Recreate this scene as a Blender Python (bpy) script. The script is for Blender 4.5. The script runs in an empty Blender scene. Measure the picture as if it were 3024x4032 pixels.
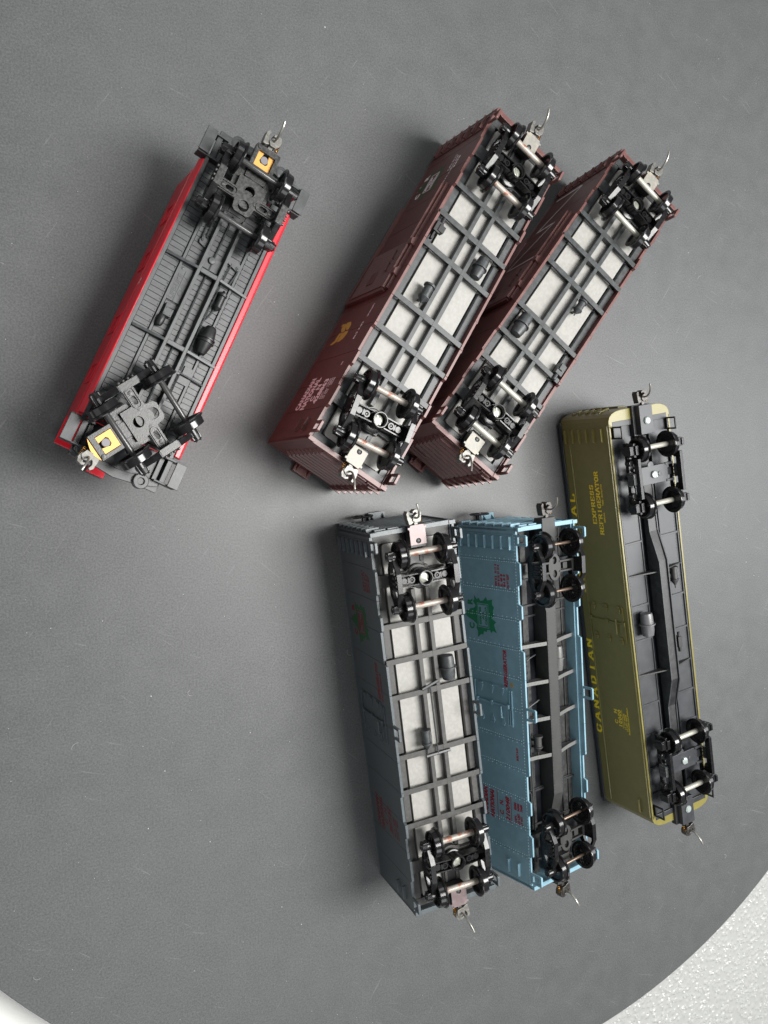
import bpy, bmesh, math, random
from mathutils import Matrix, Vector
S = 0.001                      # all numbers below are millimetres
PI = math.pi
rnd = random.Random(7)
sc = bpy.context.scene
COL = sc.collection

# ------------------------------------------------------------------ camera
cd = bpy.data.cameras.new('camera'); cam = bpy.data.objects.new('camera', cd); COL.objects.link(cam)
cd.sensor_fit = 'HORIZONTAL'; cd.sensor_width = 36.0; cd.lens = 36.0 * 3404.88 / 3024.0
cd.clip_start = 0.01; cd.clip_end = 20.0
CR = ((0.874192, 0.022729, -0.485049), (0.0, 0.998904, 0.046808), (0.485581, -0.040919, 0.873233))
m = Matrix(CR).to_4x4(); m.translation = Vector((0, 0, 0.30797)); cam.matrix_world = m
sc.camera = cam

# ------------------------------------------------------------------ light
w = bpy.data.worlds.new('World'); sc.world = w; w.use_nodes = True
bg = w.node_tree.nodes['Background']; bg.inputs[0].default_value = (0.93, 0.97, 1.0, 1); bg.inputs[1].default_value = 0.06
sc.view_settings.view_transform = 'Standard'; sc.view_settings.look = 'None'
sc.view_settings.exposure = 0.0; sc.view_settings.gamma = 1.0
def area(name, loc, target, sx, sy, watts, col=(1, 1, 1)):
    l = bpy.data.lights.new(name, 'AREA'); l.shape = 'RECTANGLE'; l.size = sx; l.size_y = sy; l.energy = watts; l.color = col
    o = bpy.data.objects.new(name, l); COL.objects.link(o); o.location = loc
    o.rotation_euler = (Vector(target) - Vector(loc)).to_track_quat('-Z', 'Y').to_euler()
    return o
area('softbox_overhead', (0.46, 0.0, 0.74), (0.20, 0.0, 0.0), 0.28, 0.50, 12.5, (1.0, 0.99, 0.96))
area('softbox_far', (0.84, 0.0, 0.55), (0.20, 0.0, 0.0), 0.30, 0.60, 3.0, (0.97, 0.98, 1.0))
area('softbox_side', (0.12, 0.60, 0.62), (0.12, 0.0, 0.0), 0.6, 0.35, 1.5, (0.98, 0.99, 1.0))
area('softbox_front', (0.12, -0.62, 0.62), (0.12, 0.0, 0.0), 0.6, 0.35, 2.0, (0.98, 0.99, 1.0))
area('added_fill', (-0.50, 0.0, 0.42), (0.2, 0.0, 0.0), 0.8, 0.5, 1.0, (0.98, 0.99, 1.0))  # added fill lamp behind the camera, brightens the left sides and their lettering

# ------------------------------------------------------------------ materials
MATS = {}
def mat(name, col, rough=0.5, metal=0.0, var=0.0, vs=400.0, bump=0.0, bs=2500.0, col2=None, spec=0.5, coat=0.0, lo=0.42, hi=0.62):
    if name in MATS: return MATS[name]
    M = bpy.data.materials.new(name); M.use_nodes = True; nt = M.node_tree; N = nt.nodes; L = nt.links
    b = N['Principled BSDF']; b.inputs['Base Color'].default_value = (*col, 1); b.inputs['Roughness'].default_value = rough
    b.inputs['Metallic'].default_value = metal; b.inputs['Specular IOR Level'].default_value = spec
    b.inputs['Coat Weight'].default_value = coat; b.inputs['Coat Roughness'].default_value = 0.12
    tc = N.new('ShaderNodeTexCoord')
    if var > 0 or col2:
        n = N.new('ShaderNodeTexNoise'); n.inputs['Scale'].default_value = vs; n.inputs['Detail'].default_value = 6; n.inputs['Roughness'].default_value = 0.6
        L.new(tc.outputs['Object'], n.inputs['Vector'])
        r = N.new('ShaderNodeValToRGB'); r.color_ramp.elements[0].position = lo; r.color_ramp.elements[1].position = hi
        c2 = col2 if col2 else tuple(min(1, c * (1 + var)) for c in col)
        c1 = col if col2 else tuple(c * (1 - var) for c in col)
        r.color_ramp.elements[0].color = (*c1, 1); r.color_ramp.elements[1].color = (*c2, 1)
        L.new(n.outputs['Fac'], r.inputs['Fac']); L.new(r.outputs['Color'], b.inputs['Base Color'])
        mr = N.new('ShaderNodeMapRange'); mr.inputs['To Min'].default_value = max(0.03, rough - 0.08); mr.inputs['To Max'].default_value = min(1, rough + 0.12)
        L.new(n.outputs['Fac'], mr.inputs['Value']); L.new(mr.outputs['Result'], b.inputs['Roughness'])
    if bump > 0:
        n2 = N.new('ShaderNodeTexNoise'); n2.inputs['Scale'].default_value = bs; n2.inputs['Detail'].default_value = 4
        L.new(tc.outputs['Object'], n2.inputs['Vector'])
        bp = N.new('ShaderNodeBump'); bp.inputs['Strength'].default_value = bump; bp.inputs['Distance'].default_value = 0.0002
        L.new(n2.outputs['Fac'], bp.inputs['Height']); L.new(bp.outputs['Normal'], b.inputs['Normal'])
    MATS[name] = M
    return M
maroon = mat('maroon_plastic', (0.125, 0.050, 0.045), 0.38, var=0.12, vs=300, bump=0.05)
greyblue = mat('grey_blue_plastic', (0.075, 0.090, 0.098), 0.38, var=0.08, vs=900, bump=0.05)
skyblue = mat('blue_plastic', (0.18, 0.315, 0.385), 0.38, var=0.05, vs=250, bump=0.04)
olive = mat('olive_paint', (0.175, 0.152, 0.042), 0.3, var=0.04, vs=250, bump=0.04, coat=0.35)
roofblack = mat('roof_black', (0.02, 0.023, 0.03), 0.35, var=0.1)
redp = mat('red_plastic', (0.62, 0.015, 0.03), 0.30, var=0.08, vs=120, coat=0.1)
frame_grey = mat('charcoal_frame_plastic', (0.034, 0.038, 0.040), 0.42, var=0.25, vs=500, bump=0.10, bs=1500)
frame_dark = mat('dark_frame_plastic', (0.008, 0.0085, 0.009), 0.42, var=0.2, vs=500)
floor_black = mat('black_floor_plastic', (0.018, 0.018, 0.02), 0.4, var=0.25, vs=300, bump=0.15, bs=900)
sill_grey = mat('grey_sill_plastic', (0.026, 0.026, 0.0255), 0.5, var=0.08, vs=300)
olive_floor = mat('satin_black_floor', (0.026, 0.028, 0.032), 0.38, var=0.12, vs=200)
caboose_grey = mat('caboose_floor_grey', (0.043, 0.046, 0.048), 0.38, var=0.22, vs=260, bump=0.12, bs=900)
truck_black = mat('truck_black_plastic', (0.010, 0.010, 0.011), 0.22, spec=0.4, var=0.2, vs=600)
truck_sheen = mat('truck_worn_plastic', (0.015, 0.015, 0.015), 0.32, col2=(0.045, 0.045, 0.044), vs=900, bump=0.2)
wheel_black = mat('wheel_black', (0.012, 0.012, 0.013), 0.16)
steel_plate = mat('bare_steel_weight', (0.275, 0.27, 0.252), 0.42, metal=0.0, spec=0.3, col2=(0.31, 0.304, 0.283), vs=700, bump=0.08, bs=1200)
axle_rust = mat('tarnished_axle', (0.33, 0.30, 0.265), 0.42, metal=0.2, col2=(0.26, 0.11, 0.07), vs=330, lo=0.54, hi=0.60)
axle_clean = mat('bright_axle', (0.40, 0.39, 0.34), 0.38, metal=0.25)
axle_bronze = mat('bronze_axle', (0.34, 0.25, 0.19), 0.3, metal=0.8)
axle_black = mat('black_axle', (0.05, 0.05, 0.05), 0.25)
coupler_m = mat('coupler_metal', (0.17, 0.165, 0.15), 0.38, metal=0.3, var=0.2, vs=800)
coupler_d = mat('coupler_dark', (0.08, 0.075, 0.07), 0.33, metal=0.6, var=0.2, vs=800)
brass = mat('brass_spring', (0.85, 0.47, 0.12), 0.25, metal=1.0)
copper_sp = mat('copper_plate', (0.62, 0.31, 0.075), 0.42, metal=0.35)
cover_steel = mat('cover_plate_steel', (0.22, 0.215, 0.195), 0.45, metal=0.1, col2=(0.30, 0.275, 0.225), vs=420)
cover_pink = mat('cover_plate_bronze', (0.16, 0.12, 0.12), 0.4, metal=0.3, col2=(0.21, 0.165, 0.165), vs=320)
screw_m = mat('screw_steel', (0.26, 0.265, 0.24), 0.35, metal=0.5, col2=(0.36, 0.37, 0.3), vs=600)
screw_w = mat('screw_nickel', (0.30, 0.345, 0.33), 0.38, metal=0.3)
white_ink = mat('white_ink', (0.85, 0.78, 0.80), 0.6)
gold_ink = mat('gold_ink', (0.52, 0.38, 0.07), 0.5)
yellow_ink = mat('yellow_ink', (1.0, 0.70, 0.03), 0.5)
red_ink = mat('red_ink', (0.30, 0.008, 0.022), 0.5)
dred_ink = mat('dull_red_ink', (0.17, 0.014, 0.02), 0.5)
green_ink = mat('green_ink', (0.005, 0.165, 0.075), 0.5)
dgreen_ink = mat('dull_green_ink', (0.015, 0.085, 0.03), 0.5)
m_green = mat('faded_green_ink', (0.055, 0.085, 0.04), 0.5)
molded = mat('moulded_lettering', (0.05, 0.053, 0.055), 0.5)

# ------------------------------------------------------------------ mesh helpers
class MB:
    def __init__(s): s.v = []; s.f = []
    def add(s, vs, fs):
        o = len(s.v); s.v += [tuple(p) for p in vs]; s.f += [tuple(i + o for i in q) for q in fs]; return s
    def box(s, x0, x1, y0, y1, z0, z1, M=None):
        vs = [(x, y, z) for x in (x0, x1) for y in (y0, y1) for z in (z0, z1)]
        if M is not None: vs = [M @ Vector(p) for p in vs]
        return s.add(vs, [(0, 1, 3, 2), (4, 6, 7, 5), (0, 4, 5, 1), (2, 3, 7, 6), (0, 2, 6, 4), (1, 5, 7, 3)])
    def prism(s, pts, a, b, ax='y'):
        # polygon pts in the plane across axis ax, extruded from a to b
        f = {'x': lambda p, t: (t, p[0], p[1]), 'y': lambda p, t: (p[0], t, p[1]), 'z': lambda p, t: (p[0], p[1], t)}[ax]
        n = len(pts); vs = [f(p, a) for p in pts] + [f(p, b) for p in pts]
        fs = [tuple(range(n)), tuple(range(2 * n - 1, n - 1, -1))] + [(i, i + n, (i + 1) % n + n, (i + 1) % n) for i in range(n)]
        return s.add(vs, fs)
    def lathe(s, prof, o, d, n=28, M=None):
        d = Vector(d).normalized(); a = d.orthogonal().normalized(); b = d.cross(a); o = Vector(o); vs = []; fs = []
        for r, h in prof:
            for k in range(n):
                t = 2 * PI * k / n; p = o + d * h + (a * math.cos(t) + b * math.sin(t)) * r
                vs.append(M @ p if M is not None else p)
        for j in range(len(prof) - 1):
            for k in range(n):
                k2 = (k + 1) % n; fs.append((j * n + k, j * n + k2, (j + 1) * n + k2, (j + 1) * n + k))
        if prof[0][0] > 1e-6: fs.append(tuple(range(n)))
        if prof[-1][0] > 1e-6: fs.append(tuple((len(prof) - 1) * n + k for k in range(n)))
        return s.add(vs, fs)
    def cyl(s, p0, p1, r, n=16, r2=None):
        p0 = Vector(p0); p1 = Vector(p1)
        return s.lathe([(r, 0), (r if r2 is None else r2, (p1 - p0).length)], p0, p1 - p0, n)
    def tube(s, path, r, n=8):
        P = [Vector(p) for p in path]; vs = []; fs = []; prev = None
        for i, p in enumerate(P):
            d = (P[min(i + 1, len(P) - 1)] - P[max(i - 1, 0)]).normalized()
            a = d.orthogonal().normalized() if prev is None else (prev - d * prev.dot(d)).normalized()
            prev = a; b = d.cross(a)
            for k in range(n):
                t = 2 * PI * k / n; vs.append(p + (a * math.cos(t) + b * math.sin(t)) * r)
        for j in range(len(P) - 1):
            for k in range(n):
                k2 = (k + 1) % n; fs.append((j * n + k, j * n + k2, (j + 1) * n + k2, (j + 1) * n + k))
        fs += [tuple(range(n)), tuple((len(P) - 1) * n + k for k in range(n))]
        return s.add(vs, fs)
    def build(s, name, mt, parent=None, bev=0.0, smooth=False, kind=None, xf=None):
        me = bpy.data.meshes.new(name)
        me.from_pydata([tuple(c * S for c in (xf @ Vector(p) if xf is not None else p)) for p in s.v], [], s.f)
        bm = bmesh.new(); bm.from_mesh(me); bmesh.ops.remove_doubles(bm, verts=bm.verts, dist=1e-7)
        bmesh.ops.recalc_face_normals(bm, faces=bm.faces); bm.to_mesh(me); bm.free()
        me.materials.append(mt)
        return link(name, me, parent, bev, smooth, kind)
def link(name, me, parent=None, bev=0.0, smooth=False, kind=None):
    o = bpy.data.objects.new(name, me); COL.objects.link(o)
    if parent is not None: o.parent = parent
    if smooth:
        me.shade_smooth(); 
        try: me.set_sharp_from_angle(angle=math.radians(35))
        except Exception: pass
    if bev > 0:
        b = o.modifiers.new('bevel', 'BEVEL'); b.width = bev * S; b.segments = 2; b.limit_method = 'ANGLE'; b.angle_limit = math.radians(40)
    if kind: o['kind'] = kind
    return o
def shape(outlines, t, xf=None):
    """flat plate with holes: first outline outer, the rest holes (x,y), thickness t (z -t/2..t/2) -> MB"""
    cu = bpy.data.curves.new('tmp', 'CURVE'); cu.dimensions = '2D'; cu.fill_mode = 'BOTH'; cu.extrude = t / 2
    for ol in outlines:
        sp = cu.splines.new('POLY'); sp.points.add(len(ol) - 1); sp.use_cyclic_u = True
        for i, p in enumerate(ol): sp.points[i].co = (p[0], p[1], 0, 1)
    o = bpy.data.objects.new('tmp', cu); COL.objects.link(o)
    me = bpy.data.meshes.new_from_object(o.evaluated_get(bpy.context.evaluated_depsgraph_get()))
    mb = MB(); mb.add([xf @ v.co if xf is not None else v.co.copy() for v in me.vertices], [tuple(p.vertices) for p in me.polygons])
    bpy.data.objects.remove(o); bpy.data.curves.remove(cu); bpy.data.meshes.remove(me)
    return mb
def text_mb(txt, size, xf, shear=0.0, bold=0.0, sx=1.0, sp=1.0, align='LEFT', t=0.02):
    cu = bpy.data.curves.new('tmp', 'FONT'); cu.body = txt; cu.size = size; cu.shear = shear; cu.offset = bold; cu.space_character = sp
    cu.align_x = align; cu.extrude = t; cu.resolution_u = 2
    o = bpy.data.objects.new('tmp', cu); COL.objects.link(o)
    me = bpy.data.meshes.new_from_object(o.evaluated_get(bpy.context.evaluated_depsgraph_get()))
    mb = MB(); mb.add([xf @ Vector((v.co.x * sx, v.co.y, v.co.z)) for v in me.vertices], [tuple(p.vertices) for p in me.polygons])
    bpy.data.objects.remove(o); bpy.data.curves.remove(cu); bpy.data.meshes.remove(me)
    return mb
def side_xf(u, wv, v):      # x -> along the car, y -> towards the roof, on the left side
    return Matrix(((1, 0, 0, u), (0, 0, 1, v), (0, -1, 0, wv), (0, 0, 0, 1)))
def print_text(car, txt, u0, u1, wc, h, v, mt, shear=0.0, bold=0.0, name='lettering'):
    """text from u0 to u1 whose capitals are h tall, centred at height wc"""
    size = h / 0.70
    mb = text_mb(txt, size, Matrix.Identity(4), shear, bold + .028 * h)
    xs = [p[0] for p in mb.v]; x0, x1 = min(xs), max(xs); k = (u1 - u0) / (x1 - x0)
    X = side_xf(u0, wc + h / 2, v)
    mb.v = [tuple(X @ Vector(((p[0] - x0) * k, p[1], p[2]))) for p in mb.v]
    return mb.build(name, mt, car)
SERIF = {'C': [[(.95, .25), (.75, .04), (.45, 0), (.15, .2), (.08, .5), (.15, .8), (.45, 1), (.75, .96), (.95, .75)]],
 'A': [[(0, 0), (.45, 1), (.55, 1), (1, 0)], [(.2, .35), (.8, .35)]], 'N': [[(.1, 0), (.1, 1), (.9, 0), (.9, 1)]],
 'D': [[(.12, 0), (.12, 1), (.55, 1), (.9, .75), (.9, .25), (.55, 0), (.12, 0)]], 'I': [[(.5, 0), (.5, 1)]],
 'T': [[(.5, 0), (.5, 1)], [(0, .78), (0, 1), (1, 1), (1, .78)]], 'O': [[(.5, 0), (.15, .15), (.05, .5), (.15, .85), (.5, 1), (.85, .85), (.95, .5), (.85, .15), (.5, 0)]],
 'L': [[(.15, 1), (.15, 0), (.9, 0), (.9, .25)]], 'E': [[(.9, .8), (.9, 1), (.12, 1), (.12, 0), (.92, 0), (.92, .22)], [(.12, .52), (.65, .52)]],
 'X': [[(.05, 0), (.95, 1)], [(.05, 1), (.95, 0)]], 'P': [[(.12, 0), (.12, 1), (.7, 1), (.92, .78), (.7, .5), (.12, .5)]],
 'R': [[(.12, 0), (.12, 1), (.7, 1), (.92, .78), (.7, .52), (.12, .52)], [(.5, .52), (.95, 0)]],
 'S': [[(.08, .25), (.2, .04), (.6, 0), (.9, .22), (.8, .45), (.2, .58), (.1, .8), (.4, 1), (.75, .97), (.88, .78)]],
 'F': [[(.9, .8), (.9, 1), (.12, 1), (.12, 0)], [(.12, .52), (.65, .52)]], 'G': [[(.92, .78), (.6, 1), (.2, .88), (.06, .5), (.2, .12), (.6, 0), (.9, .15), (.9, .45), (.6, .45)]],
 '1': [[(.3, .8), (.5, 1), (.5, 0)]], '0': [[(.5, 0), (.2, .15), (.12, .5), (.2, .85), (.5, 1), (.8, .85), (.88, .5), (.8, .15), (.5, 0)]]}
def serif_text(car, txt, u0, u1, wc, h, v, mt, lw=0.45, fill=0.72):
    """yellow roman capitals built from strokes with serifs"""
    pitch = (u1 - u0) / (len(txt) - 1 + fill); mb = MB(); cw = pitch * fill; T = 0.02
    X = side_xf(u0, wc + h / 2, v)
    def seg(a, b, wd, z):
        d = Vector((b[0] - a[0], b[1] - a[1], 0)); 
        if d.length < 1e-6: return
        d.normalize(); n = Vector((-d.y, d.x, 0)) * wd / 2; A = Vector((a[0], a[1], z)) - d * wd * .3; B = Vector((b[0], b[1], z)) + d * wd * .3
        mb.add([X @ (A + n), X @ (A - n), X @ (B - n), X @ (B + n)], [(0, 1, 2, 3)])
    z = 0.02
    for i, ch in enumerate(txt):
        if ch == ' ': continue
        for st in SERIF[ch]:
            pts = [(i * pitch + p[0] * cw, p[1] * h) for p in st]
            for a, b in zip(pts, pts[1:]):
                z += 0.0004
                slope = abs(b[0] - a[0]) / (abs(b[0] - a[0]) + abs(b[1] - a[1]) + 1e-9)
                seg(a, b, lw * (1.25 - 0.6 * (slope > 0.7)), z)
            for p, e in ((pts[0], st[0]), (pts[-1], st[-1])):
                if e[1] in (0, 1) and ch not in 'OD0GSC': z += 0.0004; seg((p[0] - lw * .8, p[1]), (p[0] + lw * .8, p[1]), lw * .55, z)
    return mb.build('lettering', mt, car)

# ------------------------------------------------------------------ placing a car (upside down on its roof)
def car_empty(name, label, cat, pose, group=None):
    x, y, a, rl, zo = pose
    o = bpy.data.objects.new(name, None); COL.objects.link(o); o.empty_display_size = 0.01
    c, s = math.cos(a), math.sin(a); cr, sr = math.cos(rl), math.sin(rl)
    U = Vector((c, s, 0)); V = Vector((-s * cr, c * cr, sr)); W = Vector((s * sr, -c * sr, cr))
    O = Vector((x, y, zo + 18)) - 18 * W
    M = Matrix((U, V, W)).transposed().to_4x4(); M.translation = O * S
    o.matrix_world = M
    o['label'] = label; o['category'] = cat
    if group: o['group'] = group
    return o
def rot180(): return Matrix(((-1, 0, 0, 0), (0, -1, 0, 0), (0, 0, 1, 0), (0, 0, 0, 1)))
def tr(u, v, w_, ang=0.0): return Matrix.Translation((u, v, w_)) @ Matrix.Rotation(ang, 4, 'Z')

# ------------------------------------------------------------------ trucks
CACHE = {}
def cached(key, fn):
    if key not in CACHE: CACHE[key] = fn()
    return CACHE[key]
def inst(proto, parent, xf, name=None):
    o = proto.copy(); COL.objects.link(o); o.parent = parent
    M = xf.copy(); M.translation = M.translation * S; o.matrix_local = M
    return o
def wheel_mb(fins=0):
    mb = MB()
    # axle along +y; y=0 is the back of the wheel, tread towards +y
    mb.lathe([(0.0, 0.9), (1.0, 0.9), (1.15, 0.55), (1.9, 0.5), (3.3, 0.75), (4.2, 0.35), (4.6, 0.0), (5.7, 0.0), (5.82, 0.3), (5.55, 0.75), (5.1, 0.95), (4.95, 2.9), (4.8, 3.05), (4.2, 3.05), (3.8, 2.3), (2.2, 1.9), (1.3, 2.2), (1.2, 2.9), (0, 2.9)], (0, 0, 0), (0, 1, 0), 40)
    for k in range(fins):
        M = Matrix.Rotation(2 * PI * k / fins, 4, 'Y')
        pts = []
        for j in range(6):
            t = j / 5; a = 0.55 * t * t
            pts.append(M @ Vector(((1.3 + 2.6 * t) * math.cos(a), 0.35, (1.3 + 2.6 * t) * math.sin(a))))
        mb.tube(pts, 0.17, 5)
    return mb
def protos():
    P = {}
    def hid(o): COL.objects.unlink(o); return o
    P['wheel'] = hid(wheel_mb().build('wheel', wheel_black, None, 0, True))
    P['wheel_fin'] = hid(wheel_mb(14).build('wheel', wheel_black, None, 0, True))
    for nm, mt, r in (('rust', axle_rust, 1.15), ('clean', axle_clean, 1.12), ('bronze', axle_bronze, 0.62), ('black', axle_black, 0.95)):
        P['axle_' + nm] = hid(MB().lathe([(0.5, -11.0), (r * .8, -8.2), (r, -7.3), (r, 7.3), (r * .8, 8.2), (0.5, 11.0)], (0, 0, 0), (0, 1, 0), 20).build('axle', mt, None, 0, True))
    def screw(mt, r):
        mb = MB(); mb.lathe([(r, -0.6), (r, 0.15), (r * .9, 0.45), (r * .5, 0.65), (0, 0.7)], (0, 0, 0), (0, 0, 1), 24)
        mb.box(-r * .92, r * .92, -0.2, 0.2, 0.30, 0.74, Matrix.Rotation(0.7, 4, 'Z')); return hid(mb.build('screw', mt, None, 0, True))
    P['screw'] = screw(screw_m, 1.9); P['screw_w'] = screw(screw_w, 1.65)
    # Bettendorf side frame, at y=0 (outer face towards +y), axle height z=0
    def frame(hb=9.75, mt=truck_black):
        mb = MB()
        mb.add(shape([[(-hb - 1.6, 1.0), (-hb + 1.6, 1.5), (-3.4, 3.3), (3.4, 3.3), (hb - 1.6, 1.5), (hb + 1.6, 1.0), (hb + 1.8, -1.3), (hb - 1.0, -2.2), (4.4, -4.6), (-4.4, -4.6), (-hb + 1.0, -2.2), (-hb - 1.8, -1.3)],
                       [(-hb + 2.2, 0.2), (-4.2, 1.9), (-3.0, 1.9), (-3.0, -2.6), (-hb + 2.2, -0.9)][::-1], [(hb - 2.2, 0.2), (4.2, 1.9), (3.0, 1.9), (3.0, -2.6), (hb - 2.2, -0.9)]], 1.3,
                      Matrix(((1, 0, 0, 0), (0, 0, -1, 0), (0, 1, 0, 0), (0, 0, 0, 1)))).v,
               [tuple(f) for f in shape([[(-hb - 1.6, 1.0), (-hb + 1.6, 1.5), (-3.4, 3.3), (3.4, 3.3), (hb - 1.6, 1.5), (hb + 1.6, 1.0), (hb + 1.8, -1.3), (hb - 1.0, -2.2), (4.4, -4.6), (-4.4, -4.6), (-hb + 1.0, -2.2), (-hb - 1.8, -1.3)],
                       [(-hb + 2.2, 0.2), (-4.2, 1.9), (-3.0, 1.9), (-3.0, -2.6), (-hb + 2.2, -0.9)][::-1], [(hb - 2.2, 0.2), (4.2, 1.9), (3.0, 1.9), (3.0, -2.6), (hb - 2.2, -0.9)]], 1.3).f])
        # broad web along the rail edge (the hexagonal bar one sees from below)
        path = [(-hb + 1.2, 1.15), (-3.4, 3.3), (3.4, 3.3), (hb - 1.2, 1.15)]
        for a, b in zip(path, path[1:]):
            d = Vector((b[0] - a[0], 0, b[1] - a[1])); L_ = d.length; ang = -math.atan2(d.z, d.x)
            mb.box(-0.1, L_ + 0.1, -1.25, 0.75, -0.35, 0.28, Matrix.Translation((a[0], 0, a[1])) @ Matrix.Rotation(ang, 4, 'Y'))
        for sx in (-hb, hb):
            mb.lathe([(1.75, -1.6), (1.7, 0.4), (1.45, 2.2), (1.3, 2.5), (0.7, 2.5)], (sx, 0, 0), (0, 1, 0), 20)
            mb.box(sx - 1.5, sx + 1.5, -1.5, 2.0, -1.7, 1.1)
            for q in (-0.8, 0.8): mb.lathe([(0.32, 0), (0.32, 0.35)], (sx + q, 2.45, 0.75), (0, 1, 0), 8)
        for sx in (-2.0, 0, 2.0):
            mb.lathe([(0.75, 0), (0.9, .35), (0.65, .7), (0.9, 1.05), (0.65, 1.4), (0.9, 1.75), (0.65, 2.1), (0.9, 2.45), (0.7, 2.8)], (sx, 0.25, -0.5), (0, 0, 1), 12)
        for sx in (-2.3, -.8, .8, 2.3): mb.box(sx - .45, sx + .45, 0.6, 1.1, 1.9, 3.1)
        return hid(mb.build('side_frame', mt, None, 0.10, False))
    P['frame'] = frame(9.75); P['frame_b2'] = frame(9.4)
    # heavy passenger side frame with leaf spring pack
    mb = MB(); hb = 12.2
    mb.box(-hb - 3.2, hb + 3.2, -0.5, 0.5, -4.4, -2.6)
    mb.box(-8.6, 8.6, -0.9, 0.6, 0.6, 3.4); mb.box(-8.6, -7.2, -.9, .6, -3, .7); mb.box(7.2, 8.6, -.9, .6, -3, .7)
    for sx in (-hb, hb):
        mb.box(sx - 3.0, sx + 3.0, -0.6, 0.6, -4.2, 1.6); mb.box(sx - 1.9, sx + 1.9, 0.2, 2.9, -2.4, 1.7)
        mb.box(sx - 1.5, sx + 1.5, 2.2, 3.3, -1.6, 2.3); mb.box(sx - 2.0, sx + 2.0, -1.2, 0.4, 1.2, 2.6)
        mb.lathe([(1.1, 0), (1.0, .4), (0, .5)], (sx, 2.9, -2.2), (0, 1, 0), 14)
    for sx in (-7, 7):
        mb.lathe([(1.2, 0), (1.45, .5), (1.1, 1.0), (1.45, 1.5), (1.1, 2.0), (1.45, 2.5), (1.2, 3)], (sx, 1.6, -2.4), (0, 0, 1), 14)
    P['frame_o'] = hid(mb.build('side_frame', truck_black, None, 0.12, False))
    mb = MB()
    for k in range(5): mb.box(-2.9 + .12 * k, 2.9 - .12 * k, -1.0, 1.0, -1.8 + k * .8, -1.25 + k * .8)
    for sx in (-1.6, 0, 1.6): mb.box(sx - .2, sx + .2, -1.1, 1.15, -1.9, 2.1)
    P['leaf'] = hid(mb.build('leaf_spring', mat('leaf_spring_black', (0.06, 0.062, 0.064), 0.22), None, 0.06, False))
    return P
P = protos()

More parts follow.
